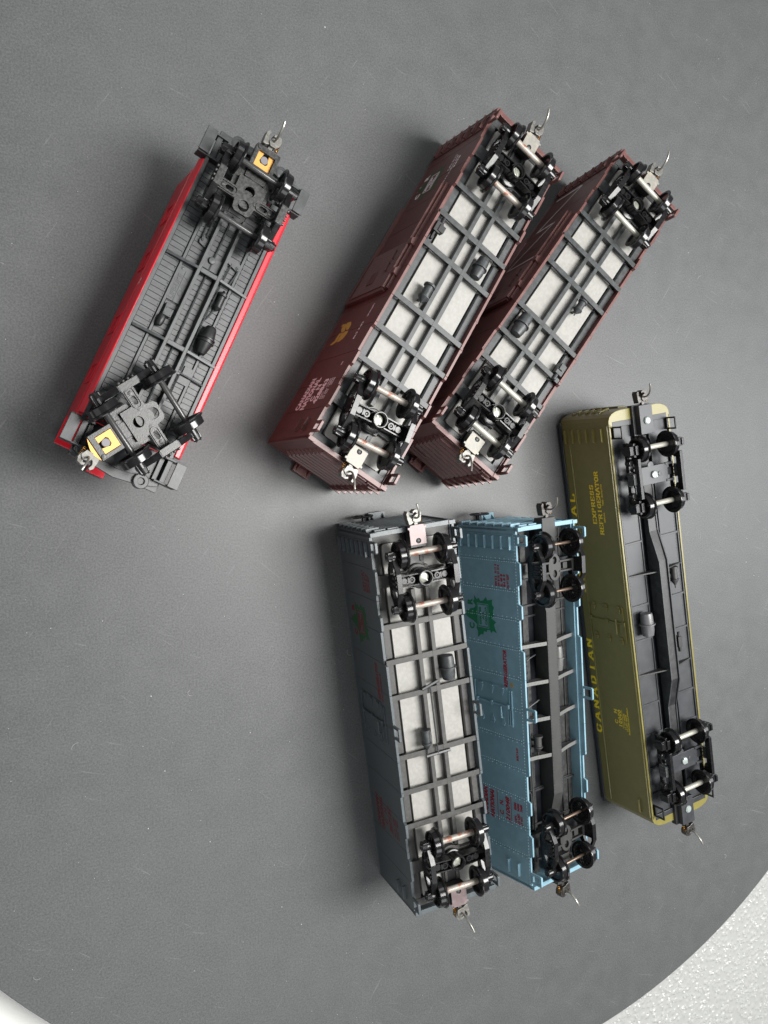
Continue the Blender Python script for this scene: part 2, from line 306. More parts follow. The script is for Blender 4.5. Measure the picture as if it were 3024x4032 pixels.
def truck(car, u, aw, ang=0.0, style='std', axle='rust', v=0.0, wb=9.75):
    """aw: height of the axles in the upside-down car"""
    X = tr(u, v, aw, ang)
    mb = MB()
    if style == 'std':
        mb.box(-1.9, 1.9, -11.2, -2.4, -3.2, -1.9); mb.box(-1.9, 1.9, 2.4, 11.2, -3.2, -1.9); mb.box(-2.2, 2.2, -2.6, 2.6, -3.2, -1.6)
        for sx in (-1.95, 1.95):
            for s in (-1, 1):
                pts = [(s * 2.6, .55), (s * 11.0, -0.1), (s * 11.0, -2.6), (s * 2.6, -3.4)]
                mb.prism(pts, sx - .2, sx + .2, 'x')
        mb.lathe([(2.9, -3.6), (2.9, 1.35), (2.75, 1.5), (2.45, 1.5), (2.35, 1.3), (2.3, -1.2), (0, -1.2)], (0, 0, 0), (0, 0, 1), 36)
        mb.lathe([(4.0, -4.4), (4.0, -3.7), (3.5, -3.4)], (-0.6, 0, 0), (0, 0, 1), 30)
        for s in (-1, 1):
            mb.lathe([(1.2, -2.4), (1.2, .15), (0.7, .15), (0.6, -1.0), (0.3, -1.0), (0.3, .0), (0, .0)], (0, s * 5.1, 0), (0, 0, 1), 18)
            mb.lathe([(1.3, -2.4), (1.3, -.1), (1.1, .05), (0, .05)], (0, s * 8.1, 0), (0, 0, 1), 18)
            mb.box(-1.0, 1.0, s * 6.5 - .3, s * 6.5 + .3, -.4, .2)
        t = mb.build('truck', truck_black, car, 0, True)
        inst(P['screw'], t, tr(0, 0, -0.9)); fr, fo, wh = 'frame', 11.6, 'wheel'
    elif style == 'b2':
        mb2 = shape([[(5.4 * math.sin(a * 2 * PI / 40), 3.5 * math.cos(a * 2 * PI / 40)) for a in range(40)]] + [[(cx + 1.55 * math.sin(a * 2 * PI / 24), 1.25 * math.cos(a * 2 * PI / 24)) for a in range(24)] for cx in (-2.7, 2.7)], 0.9, Matrix.Translation((0, 0, -2.0)))
        mb.add(mb2.v, mb2.f); mb.lathe([(3.4, -5.4), (3.2, -2.6)], (0, 0, 0), (0, 0, 1), 24)
        for s in (-1, 1):
            for q in (-2.0, 2.0): mb.box(q - .35, q + .35, s * 2.6, s * 10.6, -2.6, -1.3)
            mb.box(-1.2, 1.2, s * 5.2, s * 7.6, -3.0, -1.9); mb.box(-2.4, 2.4, s * 9.6, s * 11.4, -4, -1.2)
        t = mb.build('truck', sill_grey, car, 0, False); fr, fo, wh = 'frame_b2', 11.7, 'wheel_fin'; wb = 9.4
    elif style == 'o':
        ol = [(-4.4, -8), (4.4, -8), (4.4, 8), (-4.4, 8)]
        mb.box(-3.9, 3.9, -8.2, 8.4, -3.4, -1.6); mb.box(-1.6, 1.6, -11, 11, -3.6, -2.4)
        mb.lathe([(1.0, -1.7), (1.0, -1.3), (0, -1.25)], (0, -3.4, 0), (0, 0, 1), 20); mb.lathe([(1.7, -1.7), (1.7, -1.35), (0, -1.3)], (4.2, 1.2, -.3), (0, 0, 1), 20)
        for q in (-3.6, 3.6): mb.box(q - .5, q + .5, -11.4, -7.0, -2.4, -1.2); mb.box(q - .5, q + .5, 7.0, 11.4, -2.4, -1.2)
        t = mb.build('truck', olive_floor, car, 0.1); inst(P['screw_w'], t, tr(0, 0, -1.2)); fr, fo, wh = 'frame_o', 12.2, 'wheel'; wb = 12.2
        for s in (-1, 1): inst(P['leaf'], t, Matrix.Translation((0, s * 13.3, -0.4)))
    else:   # caboose
        def circ(cx, cy, r, n=22): return [(cx + r * math.cos(a * 2 * PI / n), cy + r * math.sin(a * 2 * PI / n)) for a in range(n)]
        def slot(cx, cy, a, r, n=8): return [(cx + r * math.sin(PI * k / n - PI / 2 + 0), cy + a + r * math.cos(PI * k / n - PI / 2)) for k in range(n + 1)] + [(cx - r * math.sin(PI * k / n - PI / 2), cy - a - r * math.cos(PI * k / n - PI / 2)) for k in range(n + 1)]
        ol = [(6.2, -5.0), (6.2, 5.0), (1.9, 5.0), (1.9, 11.0), (-1.9, 11.0), (-1.9, 3.6), (-4.6, 3.2), (-5.4, 2.2), (-5.4, -2.2), (-4.6, -3.2), (-1.9, -3.6), (-1.9, -11.0), (1.9, -11.0), (1.9, -5.0)]
        pl = shape([ol, circ(2.6, 0, 1.75), circ(-2.6, 0, 1.9), slot(0, 6.2, .7, .75), slot(0, -6.2, .7, .75)], 1.0, Matrix.Translation((0, 0, -1.6)))
        mb.add(pl.v, pl.f)
        for s in (-1, 1):
            o1 = slot(0, s * 7.0, 2.1, 1.55, 10); i1 = slot(0, s * 7.0, 2.1, 1.15, 10); r_ = shape([o1, i1], 0.7, Matrix.Translation((0, 0, -1.0))); mb.add(r_.v, r_.f)
            mb.lathe([(.75, -1.1), (.7, -.85), (0, -.8)], (0, s * 8.6, 0), (0, 0, 1), 14)
            mb.lathe([(.8, -1.1), (.8, -.9), (0, -.88)], (0, s * 3.2, 0), (0, 0, 1), 14)
        mb.box(7.0, 10.6, -3.6, 3.6, -2.6, -1.9); mb.box(6.2, 7.1, -3.2, 3.2, -3.2, -2.4); mb.lathe([(3, -5.4), (3, -2)], (0, 0, 0), (0, 0, 1), 20)
        mb.box(2.0, 10.5, 3.4, 6.6, -3.6, -2.7); mb.box(2.0, 10.5, -6.6, -3.4, -3.6, -2.7)
        t = mb.build('truck', truck_sheen, car, 0.12); fr, fo, wh = 'frame', 11.8, 'wheel'
    Mx = X.copy(); Mx.translation = Mx.translation * S; t.matrix_local = Mx
    for s in (-1, 1):
        inst(P[fr], t, Matrix.Translation((0, s * fo, 0)) @ (Matrix.Identity(4) if s > 0 else Matrix.Rotation(PI, 4, 'Z')))
        inst(P['axle_' + axle], t, Matrix.Translation((s * wb, 0, 0)) @ Matrix.Rotation(rnd.random() * 6, 4, 'Y'))
        for q in (-1, 1):
            inst(P[wh], t, Matrix.Translation((s * wb, q * 7.1, 0)) @ Matrix.Rotation(rnd.random() * 6, 4, 'Y') @ (Matrix.Identity(4) if q > 0 else Matrix.Rotation(PI, 4, 'Z')))
    if style == 'cab':
        for s in (-1, 1):
            mb = MB(); mb.box(-3.3, 3.3, -1.2, 1.2, 0, 1.0)
            for k in range(4): mb.lathe([(.55, 0), (.55, .6), (0, .8)], (-2.4 + 1.6 * k, s * 1.3, .2), (0, s, 0), 10)
            o = mb.build('spring_plank', truck_sheen, t, 0.12); o.location = (0, s * 11.3 * S, 2.7 * S)
    return t

# ------------------------------------------------------------------ couplers
def coupler(car, ub, w0, end, head=coupler_m, swing=0.0, cover=None, clen=6.2, cw=6.4, pin=(7.0, 2.2, 5.5), box_mt=frame_dark, cx=None, vb=0.0, bare=False):
    """ub: where the shank leaves the box; end=+1/-1; built in the end frame and turned"""
    X = Matrix.Translation((cx[0], cx[1], 0)) @ Matrix.Rotation(swing, 4, 'Z') if cx else Matrix.Identity(4)
    T = (Matrix.Identity(4) if end > 0 else rot180())
    F = T @ Matrix.Translation((ub, vb, w0)) @ Matrix.Rotation(swing if not cx else 0, 4, 'Z')
    F = X @ F if cx else F
    mb = MB()
    mb.box(-1.0, 2.2, -0.75, 0.75, -0.7, 0.7)
    ol = [(1.6, -1.2), (1.4, 0.9), (0.7, 2.0), (0.5, 3.0), (2.2, 3.4), (4.6, 3.7), (5.6, 3.2), (5.3, 2.4), (3.9, 2.6), (2.9, 1.9), (2.7, 0.6), (3.3, 0.0), (4.4, -0.4), (5.0, 0.1), (4.5, 0.9), (5.2, 1.2), (5.9, 0.2), (5.8, -1.4), (4.6, -2.2), (2.9, -2.1)]
    mb.add(*(lambda q: (q.v, q.f))(shape([ol], 3.0, Matrix.Translation((0, 0, -0.1)))))
    ol2 = [(1.4, -1.5), (1.0, .6), (2.0, 1.6), (3.6, 1.2), (4.6, -.6), (3.6, -1.9)]
    mb.add(*(lambda q: (q.v, q.f))(shape([ol2], 0.6, Matrix.Translation((0, 0, 1.6)))))
    h = mb.build('coupler', head, car, 0.12, xf=None)
    Mx = F.copy(); Mx.translation = Mx.translation * S; h.matrix_local = Mx
    pts = [(2.9, 0.2, -0.5), (2.9, 0.2, 2.2)]
    for k in range(1, 13):
        t = k / 12; a = t * PI / 2 * 0.93
        pts.append((2.9 + pin[0] * (1 - math.cos(a)), 0.2 + pin[1] * t * t, 2.2 + pin[2] * math.sin(a)))
    MB().tube(pts, 0.38, 10).build('trip_pin', mat('trip_pin_wire', (0.3, 0.29, 0.26), 0.3, metal=0.7), h, 0, True)
    sp = []
    for k in range(40):
        t = k / 39; a = t * 5 * 2 * PI
        sp.append((0.9 + 3.0 * t, -2.2 + .5 * math.cos(a) + (0.3 * t), 0.3 + .5 * math.sin(a)))
    MB().tube(sp, 0.12, 5).build('knuckle_spring', brass, h, 0, True)
    if not bare:
        b = MB(); b.box(-clen - 1.0, 0.0, -cw / 2 + .1, cw / 2 - .1, -3.0, 0.9)
        bx = b.build('coupler_box', box_mt, car, 0.15); bx.matrix_local = Mx
        if cover:
            c = [(-clen, -cw / 2), (-clen, cw / 2), (-1.2, cw / 2), (-1.2, cw / 2 + .5), (-.4, cw / 2 + .5), (-.4, cw / 2 - .3), (0.3, cw / 2 - .6), (0.3, -cw / 2 + .6), (-.4, -cw / 2 + .3), (-.4, -cw / 2 - .5), (-1.2, -cw / 2 - .5), (-1.2, -cw / 2)]
            q = shape([c, [(-clen * .8 + 1.0 * math.cos(a * PI / 9), 1.0 * math.sin(a * PI / 9)) for a in range(18)]], 0.4, Matrix.Translation((0, 0, 1.15)))
            q.box(-clen - .05, -clen + .5, -cw / 2 - .1, cw / 2 + .1, -1.2, 1.3)
            q.build('cover_plate', cover, bx, 0.05)
            MB().lathe([(.85, .8), (.8, 1.15), (.5, 1.35), (0, 1.4)], (-clen * .8, 0, 0), (0, 0, 1), 16).build('rivet', frame_grey, bx, 0, True)
    return h

# ------------------------------------------------------------------ house-car body
SEAMS = [-60.2, -48.5, -36.6, -24.7, -12.8, 0.0, 12.8, 24.7, 36.6, 48.2, 60.0]
TABS = [(-59.4, -51.7, 1.35), (-42.3, -37.3, 1.2), (-26.0, 24.0, 1.5), (37.3, 42.3, 1.2), (51.0, 59.2, 1.5)]
def sill_profile(u0, u1, Hs, base):
    pts = [(u0, base)]
    def hgt(u):
        for a, b, d in TABS:
            if a <= u <= b: return Hs
        return base
    ev = []
    for a, b, d in TABS: ev += [(a - 0.8, base), (a, Hs), (b, Hs), (b + .8, base)]
    ev = [e for e in ev if u0 < e[0] < u1]
    return [(u0, hgt(u0))] + ev + [(u1, hgt(u1))]
def sides(car, L, W, Hs, mt, th=1.0, seams=SEAMS, base=None, seam_gap=0.06):
    base = Hs - 1.5 if base is None else base
    cuts = [-L / 2] + list(seams) + [L / 2]
    for s in (1, -1):
        for a, b in zip(cuts, cuts[1:]):
            if b - a < .5: continue
            p = [(a + seam_gap, 0.0)] + [(min(max(q[0], a + seam_gap), b - seam_gap), q[1]) for q in sill_profile(a, b, Hs, base)] + [(b - seam_gap, 0.0)]
            MB().prism(p, s * W / 2, s * (W / 2 - th), 'y').build('side_panel', mt, car, 0.06)
        MB().box(-L / 2 + .3, L / 2 - .3, s * (W / 2 - th - .02), s * (W / 2 - th - .6), 0.2, base - 1.0).build('side_liner', mt, car)
def rivets(car, L, W, Hs, mt, seams, r=0.17, base=None, top=1.8, double=True):
    mb = MB()
    def riv(u, w_, s):
        y = s * W / 2; n = 6; R = r; vs = [(u, y + s * R * .75, w_)]
        for k in range(n): vs.append((u + R * math.cos(k * PI / 3), y - s * .02, w_ + R * math.sin(k * PI / 3)))
        mb.add(vs, [(0, 1 + k, 1 + (k + 1) % n) for k in range(n)])
    base = Hs - 1.5 if base is None else base
    for s in (1, -1):
        for x in seams:
            k = 0; w_ = top
            while w_ < base - 1.2:
                riv(x - 0.32 * (1 if x > 0 else -1) , w_, s)
                if double and k % 2 == 0: riv(x + 0.75 * (1 if x > 0 else -1), w_, s)
                w_ += 1.25; k += 1
        u = -L / 2 + 1.2
        while u < L / 2 - 1: riv(u, base - 0.75, s); riv(u, 0.8, s); u += 1.25
    return mb.build('rivets', mt, car, kind='stuff')
def ends(car, L, W, Hs, mt, ribs, brake=True, rb=1.6, dark=None):
    for e in (1, -1):
        T = Matrix.Identity(4) if e > 0 else rot180()
        mb = MB(); u0 = L / 2
        mb.box(u0 - 1.0, u0, -W / 2, W / 2, 0.0, Hs - 1.6)
        n = ribs; p = (Hs - 6.5) / n
        for k in range(n):
            wc = 3.2 + p * (k + .5); hw = p * .33; a = 11.4
            pts = []
            for (y, t) in ((-a, .05), (-a + 2.2, 1), (a + 2.2 - 2.2, 1), (a + 1.6, .05)):
                pts.append((y, t))
            vs = []; fs = []
            for (y, t) in pts:
                for (dw, du) in ((-hw, 0), (-hw * .4, 1.5 * t), (hw * .4, 1.5 * t), (hw, 0)): vs.append((u0 + du, y, wc + dw * (0.4 + .6 * t)))
            for i in range(3):
                for j in range(3): fs.append((i * 4 + j, i * 4 + j + 1, (i + 1) * 4 + j + 1, (i + 1) * 4 + j))
            fs += [(0, 1, 2, 3), (12, 13, 14, 15)]
            mb.add(vs, fs)
        mb.box(u0 - .2, u0 + 1.25, 5.2, 9.6, Hs - 3.4, Hs - 1.6); mb.box(u0 - .2, u0 + 1.25, 10.2, 14.6, Hs - 3.8, Hs - 2.0)
        mb.box(u0 - .2, u0 + .95, -9.6, -5.0, Hs - 3.4, Hs - 1.6)
        mb.box(u0 - 1.0, u0 + .75, -W / 2 + 2, W / 2 - 2, Hs - 2.2, Hs - 0.3)
        mb.box(u0 - 1, u0 + .55, -W / 2, -W / 2 + 2.6, Hs - 2.6, Hs); mb.box(u0 - 1, u0 + .55, W / 2 - 2.6, W / 2, Hs - 2.6, Hs)
        mb.box(u0 - .3, u0 + .4, -W / 2, -W / 2 + .8, 0, Hs - 1); mb.box(u0 - .3, u0 + .4, W / 2 - .8, W / 2, 0, Hs - 1)
        mb.build('end_wall', mt, car, 0.08, xf=T)
        # plain placard board
        MB().box(u0 + .3, u0 + .95, -8.5, -2.0, 7.0, 12.0).build('placard_board', mt, car, 0.06, xf=T)
        # ladders: on the end and on the side next to its left corner
        for kind in ('end', 'side'):
            lad = MB()
            if kind == 'end':
                lad.box(u0 + .35, u0 + .75, 16.3, 16.7, 1.0, Hs - 3.5); lad.box(u0 + .35, u0 + .75, 12.4, 12.8, 1.0, Hs - 3.5)
            else:
                lad.box(u0 - 3.5, u0 - 3.15, W / 2 + .1, W / 2 + .45, 1.0, Hs - 3.0) if False else lad.box(u0 - 8.6, u0 - 8.2, W / 2 - .1, W / 2 + .35, 1.0, Hs - 3.0)
                lad.box(u0 - 2.9, u0 - 2.5, W / 2 - .1, W / 2 + .35, 1.0, Hs - 3.0)
            lo = lad.build('ladder', mt, car, 0, xf=T)
            rp = (Hs - 6.7) / 6
            for k in range(7):
                w_ = 2.4 + rp * k; r = MB()
                if kind == 'end': r.box(u0 + .55, u0 + 1.9, 12.0, 17.1, w_ - .32, w_ + .32)
                else: r.box(u0 - 8.3, u0 - 3.0, W / 2 + .12, W / 2 + 1.35, w_ - .34, w_ + .34)
                r.build('rung', mt, lo, 0.07, xf=T)
        # grab irons near the other corner
        for w_ in (Hs * .62, Hs * .78):
            MB().prism([(-u0 + 2.8, W / 2 - .1), (-u0 + 3.0, W / 2 + 1.3), (-u0 + 8.2, W / 2 + 1.3), (-u0 + 8.4, W / 2 - .1)], w_ - .4, w_ + .4, 'z').build('grab_iron', mt, car, .08, xf=T)
        # stirrup steps at both corners
        for (ua, ub_, s) in ((u0 - 6.6, u0 - 2.2, 1), (u0 - 6.6, u0 - 2.2, -1)):
            z0, z1 = Hs - 1.2, Hs + 4.2
            q = shape([[(ua, z0), (ua, z1 - .5), (ua + .4, z1), (ub_ - .4, z1), (ub_, z1 - .5), (ub_, z0)], [(ua + .9, z0 + .9), (ua + .9, z1 - 1.2), (ub_ - .9, z1 - 1.2), (ub_ - .9, z0 + .9)]], 0.9,
                      Matrix(((1, 0, 0, 0), (0, 0, -1, s * (W / 2 - .2)), (0, 1, 0, 0), (0, 0, 0, 1))))
            q.build('stirrup_step', mt, car, 0.1, xf=T)
def roof(car, L, W, mt, zo, board=True, overhang=0.3):
    pk = -(zo - 0.55)
    pts = [(-W / 2 - overhang, 0.15), (-W / 2 - overhang, -0.25), (-W / 4, pk * .6), (0, pk), (W / 4, pk * .6), (W / 2 + overhang, -0.25), (W / 2 + overhang, 0.15)]
    MB().prism([(a, b) for a, b in pts], -L / 2 - .2, L / 2 + .2, 'x').build('roof', mt, car, 0.05)
    if board:
        MB().box(-L / 2 - 3.6, L / 2 + 3.6, -3.3, 3.3, -(zo - 0.1), -(zo - 0.5)).build('running_board', mt, car, 0.05)
        for e in (1, -1):
            mb = MB()
            for s in (-1, 1): mb.add([(e * L / 2, s * 2.6, 0.0), (e * L / 2, s * 2.6, 3.4), (e * (L / 2 + 3.4), s * 2.6, 0.0), (e * L / 2, s * 2.2, 0.0), (e * L / 2, s * 2.2, 3.4), (e * (L / 2 + 3.4), s * 2.2, 0.0)], [(0, 1, 2), (3, 4, 5), (0, 1, 4, 3), (1, 2, 5, 4), (0, 2, 5, 3)])
            mb.box(min(e * L / 2, e * (L / 2 + 3.8)), max(e * L / 2, e * (L / 2 + 3.8)), -3.6, 3.6, -0.2, 0.35)
            mb.build('running_board_end', mt, car, 0.04)
def cylinder_tank(car, u0, u1, v, w_, r, mt, kind='tank'):
    mb = MB(); L_ = u1 - u0
    if kind == 'tank':       # two-part reservoir with a flange
        mb.lathe([(0, 0), (r * .6, .15), (r * .85, .5), (r, L_ * .25), (r * 1.02, L_ * .48), (r * 1.25, L_ * .48), (r * 1.25, L_ * .53), (r, L_ * .53), (r * .98, L_ * .8), (r * .9, L_ - .5), (0, L_)], (u0, v, w_), (1, 0, 0), 26)
        n = 'air_reservoir'
    else:                    # brake cylinder with a cone end
        mb.lathe([(0, 0), (.25, 0), (.25, L_ * .12), (r * 1.15, L_ * .38), (r * 1.15, L_ * .43), (r * .92, L_ * .45), (r * .92, L_ * .9), (r * 1.2, L_ * .92), (r * 1.2, L_), (0, L_)], (u0, v, w_), (1, 0, 0), 26)
        n = 'brake_cylinder'
    mb.box(u0 + L_ * .3, u0 + L_ * .4, v - .4, v + .4, w_ - r - 2.2, w_); mb.box(u0 + L_ * .65, u0 + L_ * .75, v - .4, v + .4, w_ - r - 2.2, w_)
    return mb.build(n, mt, car, 0, True)

# underframe with exposed steel weight (three of the cars)
def plated_underframe(car, Hs, mt, dark, L=145.6, W=34.4):
    z = Hs - 1.6
    MB().box(-L / 2 + 1.0, L / 2 - 1.0, -W / 2 + 1.4, W / 2 - 1.4, z - 4.2, z - 2.7).build('floor', dark, car)
    rr = 1.2
    def rrect(a, b, c, d, r):
        out = []
        for (cx, cy, a0) in ((b - r, d - r, 0), (a + r, d - r, 90), (a + r, c + r, 180), (b - r, c + r, 270)):
            for k in range(5): t = math.radians(a0 + k * 22.5); out.append((cx + r * math.cos(t), cy + r * math.sin(t)))
        return out
    q = shape([rrect(-L / 2 + 4.4, L / 2 - 4.4, -12.2, 12.2, 1.2)], 1.5, Matrix.Translation((0, 0, z - 2.1)))
    q.build('steel_weight', steel_plate, car, 0.35)
    for s in (1, -1):
        for (a, b) in ((-53.0, -39.4), (-37.4, -26.0), (-24.0, -12.4), (-10.6, 10.6), (12.4, 24.0), (26.0, 37.4), (39.4, 53.0)):
            MB().prism([(s * 12.9, z - 2.6), (s * 12.9, z - 1.4), (s * 13.4, z - 0.9), (s * 16.1, z - 0.9), (s * 16.1, z - 2.6)], a, b, 'x').build('side_rail', mt, car, 0.1)
        for (a, b) in ((-L / 2 + 1.4, -57.4), (57.4, L / 2 - 1.4)):
            MB().box(a, b, min(s * 13.0, s * 16.1), max(s * 13.0, s * 16.1), z - 2.7, z - 1.5).build('side_rail', mt, car, 0.1)
        mb = MB(); mb.box(-50.5, 50.5, s * 2.95 - .8, s * 2.95 + .8, z - 1.2, z + 1.35); mb.box(-66, -60, s * 2.3 - .5, s * 2.3 + .5, z - 1.2, z + .2); mb.box(60, 66, s * 2.3 - .5, s * 2.3 + .5, z - 1.2, z + .2)
        mb.build('centre_sill', mt, car, 0.1)
    for x in (-38.3, -25.0, -11.5, 11.5, 25.0, 38.3):
        mb = MB()
        for s in (1, -1):
            mb.prism([(s * 2.0, z + 1.38), (s * 16.6, z + 1.1), (s * 16.6, z - .4), (s * 13, z - .6), (s * 3.8, z - 1.3), (s * 2.0, z - 1.3)], x - .28, x + .28, 'x')
            mb.prism([(s * 2.0, z + 1.5), (s * 16.7, z + 1.2), (s * 16.7, z + .75), (s * 2.0, z + 1.0)], x - 1.0, x + 1.0, 'x')
        mb.box(x - 1.1, x + 1.1, -2.4, 2.4, z - .4, z + 1.42)
        mb.build('crossbearer', mt, car, 0.06)
    for e in (1, -1):
        mb = MB(); u = e * 55.0
        for s in (1, -1): mb.prism([(s * 4, z + .8), (s * 16.2, z + .3), (s * 16.2, z - 1.2), (s * 4, z - 2)], u - 2.4, u + 2.4, 'x')
        mb.box(u - 3.6, u + 3.6, -4.4, 4.4, z - 1.6, z + .7); mb.lathe([(4.6, z - 1), (4.6, z + 1.0), (4.2, z + 1.2)], (u, 0, 0), (0, 0, 1), 28)
        mb.build('bolster', mt, car, 0.1)
        mb = MB(); a, b = sorted((e * 59.0, e * (L / 2 - 1.2))); mb.box(a, b, -3.6, 3.6, z - 1.6, z - .2); mb.build('draft_sill', dark, car, 0.1)
        a, b = sorted((e * (L / 2 - 4.2), e * (L / 2 - 1.2))); MB().box(a, b, -15.4, 15.4, z - 2.4, z - 1.3).build('end_sill', mt, car, 0.1)

def print_leaf(car, v, gmat, tmat, cmat, boxmt, dx=0.0, dw=0.0, k=1.0, body=None):
    pts = [(44.2, 8.1), (42.6, 9.6), (43.3, 11.0), (42.0, 11.8), (42.4, 13.4), (44.0, 15.2), (42.7, 16.1), (43.4, 18.9), (41.2, 18.7), (40.2, 19.8), (38.4, 18.9), (36.6, 19.6), (35.7, 17.8), (34.2, 20.6), (33.0, 19.2), (29.8, 20.6), (30.4, 18.6), (29.4, 17.4), (30.5, 16.8), (30.3, 15.0), (29.4, 14.8), (29.6, 13.2), (28.0, 12.6), (28.2, 11.4), (26.6, 9.4), (29.0, 9.6), (30.4, 8.8), (32.0, 9.2), (33.4, 6.8), (34.3, 4.2), (35.6, 1.9), (37.1, 4.2), (38.3, 5.6), (38.6, 7.6), (39.8, 8.8), (41.4, 7.4), (42.6, 8.2)]
    ctr = (36.0, 12.0)
    f = lambda u, w_: (ctr[0] + (u - ctr[0]) * k + dx, ctr[1] + (w_ - ctr[1]) * k + dw)
    P_ = [f(*p) for p in pts]
    hole = [f(*p) for p in ((31.0, 9.6), (41.2, 9.6), (41.2, 16.4), (31.0, 16.4))]
    X = Matrix(((1, 0, 0, 0), (0, 0, -1, v), (0, 1, 0, 0), (0, 0, 0, 1)))
    shape([P_, hole], 0.05, X).build('maple_leaf_emblem', gmat, car)
    fr = [f(*p) for p in ((31.35, 9.95), (40.85, 9.95), (40.85, 16.05), (31.35, 16.05))]; fi = [f(*p) for p in ((31.65, 10.25), (40.55, 10.25), (40.55, 15.75), (31.65, 15.75))]
    shape([fr, fi], 0.05, X).build('emblem_frame', boxmt, car)
    for t, wc, a, b in (('SERVES', 11.4, 32.2, 39.6), ('ALL', 13.0, 34.4, 37.8), ('CANADA', 14.7, 32.4, 40.0)):
        u0, w0 = f(a, wc); u1, _ = f(b, wc); print_text(car, t, u0, u1, w0, 1.15 * k, v, tmat, 0, .03)
    for t, u, w_ in (('C', 31.0, 6.0), ('N', 36.0, 4.6), ('R', 41.3, 5.4)):
        a, wc = f(u, w_); print_text(car, t, a - 1.3 * k, a + 1.3 * k, wc, 2.9 * k, v, cmat, 0, .12 * k)

def strip(car, pts, wd, v, mt, name='painted_line'):
    mb = MB(); z = 0.0
    for (a, b) in zip(pts, pts[1:]):
        d = Vector((b[0] - a[0], 0, b[1] - a[1])).normalized(); n = Vector((-d.z, 0, d.x)) * wd / 2; z += .003
        A = Vector((a[0], v + z, a[1])) - d * wd / 2; B = Vector((b[0], v + z, b[1])) + d * wd / 2
        mb.add([A + n, A - n, B - n, B + n], [(0, 1, 2, 3)])
    return mb.build(name, mt, car)

# ================================================================== the two maroon boxcars
def box_door(car, W, Hs, mt):
    for s in (1, -1):
        T = Matrix.Identity(4) if s > 0 else rot180()
        mb = MB(); v0 = W / 2 + .15
        mb.box(-9.6, 13.2, v0, v0 + .8, 1.4, Hs - 7.2)
        d = mb.build('door', mt, car, 0.08, xf=T)
        rb = MB(); w_ = 3.6
        while w_ < Hs - 9.2:
            rb.prism([(-8.0, w_ - .45), (-8.0, w_ + .45), (12.6, w_ + .45), (12.6, w_ - .45)], v0 + .75, v0 + 1.25, 'y'); w_ += 1.45
        rb.build('corrugation', mt, d, 0.15, xf=T, kind=None)
        MB().box(-10.6, -9.0, v0 - .1, v0 + 1.4, 1.0, Hs - 7.0).build('door_edge', mt, d, 0.1, xf=T)
        MB().box(-4.0, 1.5, v0 + 1.2, v0 + 1.45, 12.5, 17.5).build('placard', mt, d, 0.05, xf=T)
        for u in (-.6, 5.2): MB().tube([T @ Vector(q) for q in ((u, v0 + 1, Hs - 14), (u, v0 + 1.8, Hs - 14), (u + 4, v0 + 1.8, Hs - 15), (u + 4, v0 + 1, Hs - 15))], .3, 6).build('door_handle', mt, d)
        for (w0, w1, o) in ((Hs - 7.2, Hs - 6.3, 2.3), (Hs - 5.4, Hs - 4.9, 1.3), (0.2, 0.9, 1.5)):
            MB().box(-9.8, 38.4, W / 2, W / 2 + o, w0, w1).build('door_track', mt, car, 0.08, xf=T)
        for u in (11.0, -2.5):
            q = MB(); q.prism([(u - 1.8, W / 2 - .1), (u - 1.4, W / 2 + 2.0), (u + .6, W / 2 + 2.3), (u + 2.4, W / 2 + .6), (u + 2.4, W / 2 - .1)], Hs - 6.4, Hs - 4.2, 'z')
            q.build('door_latch', mt, car, 0.15, xf=T)
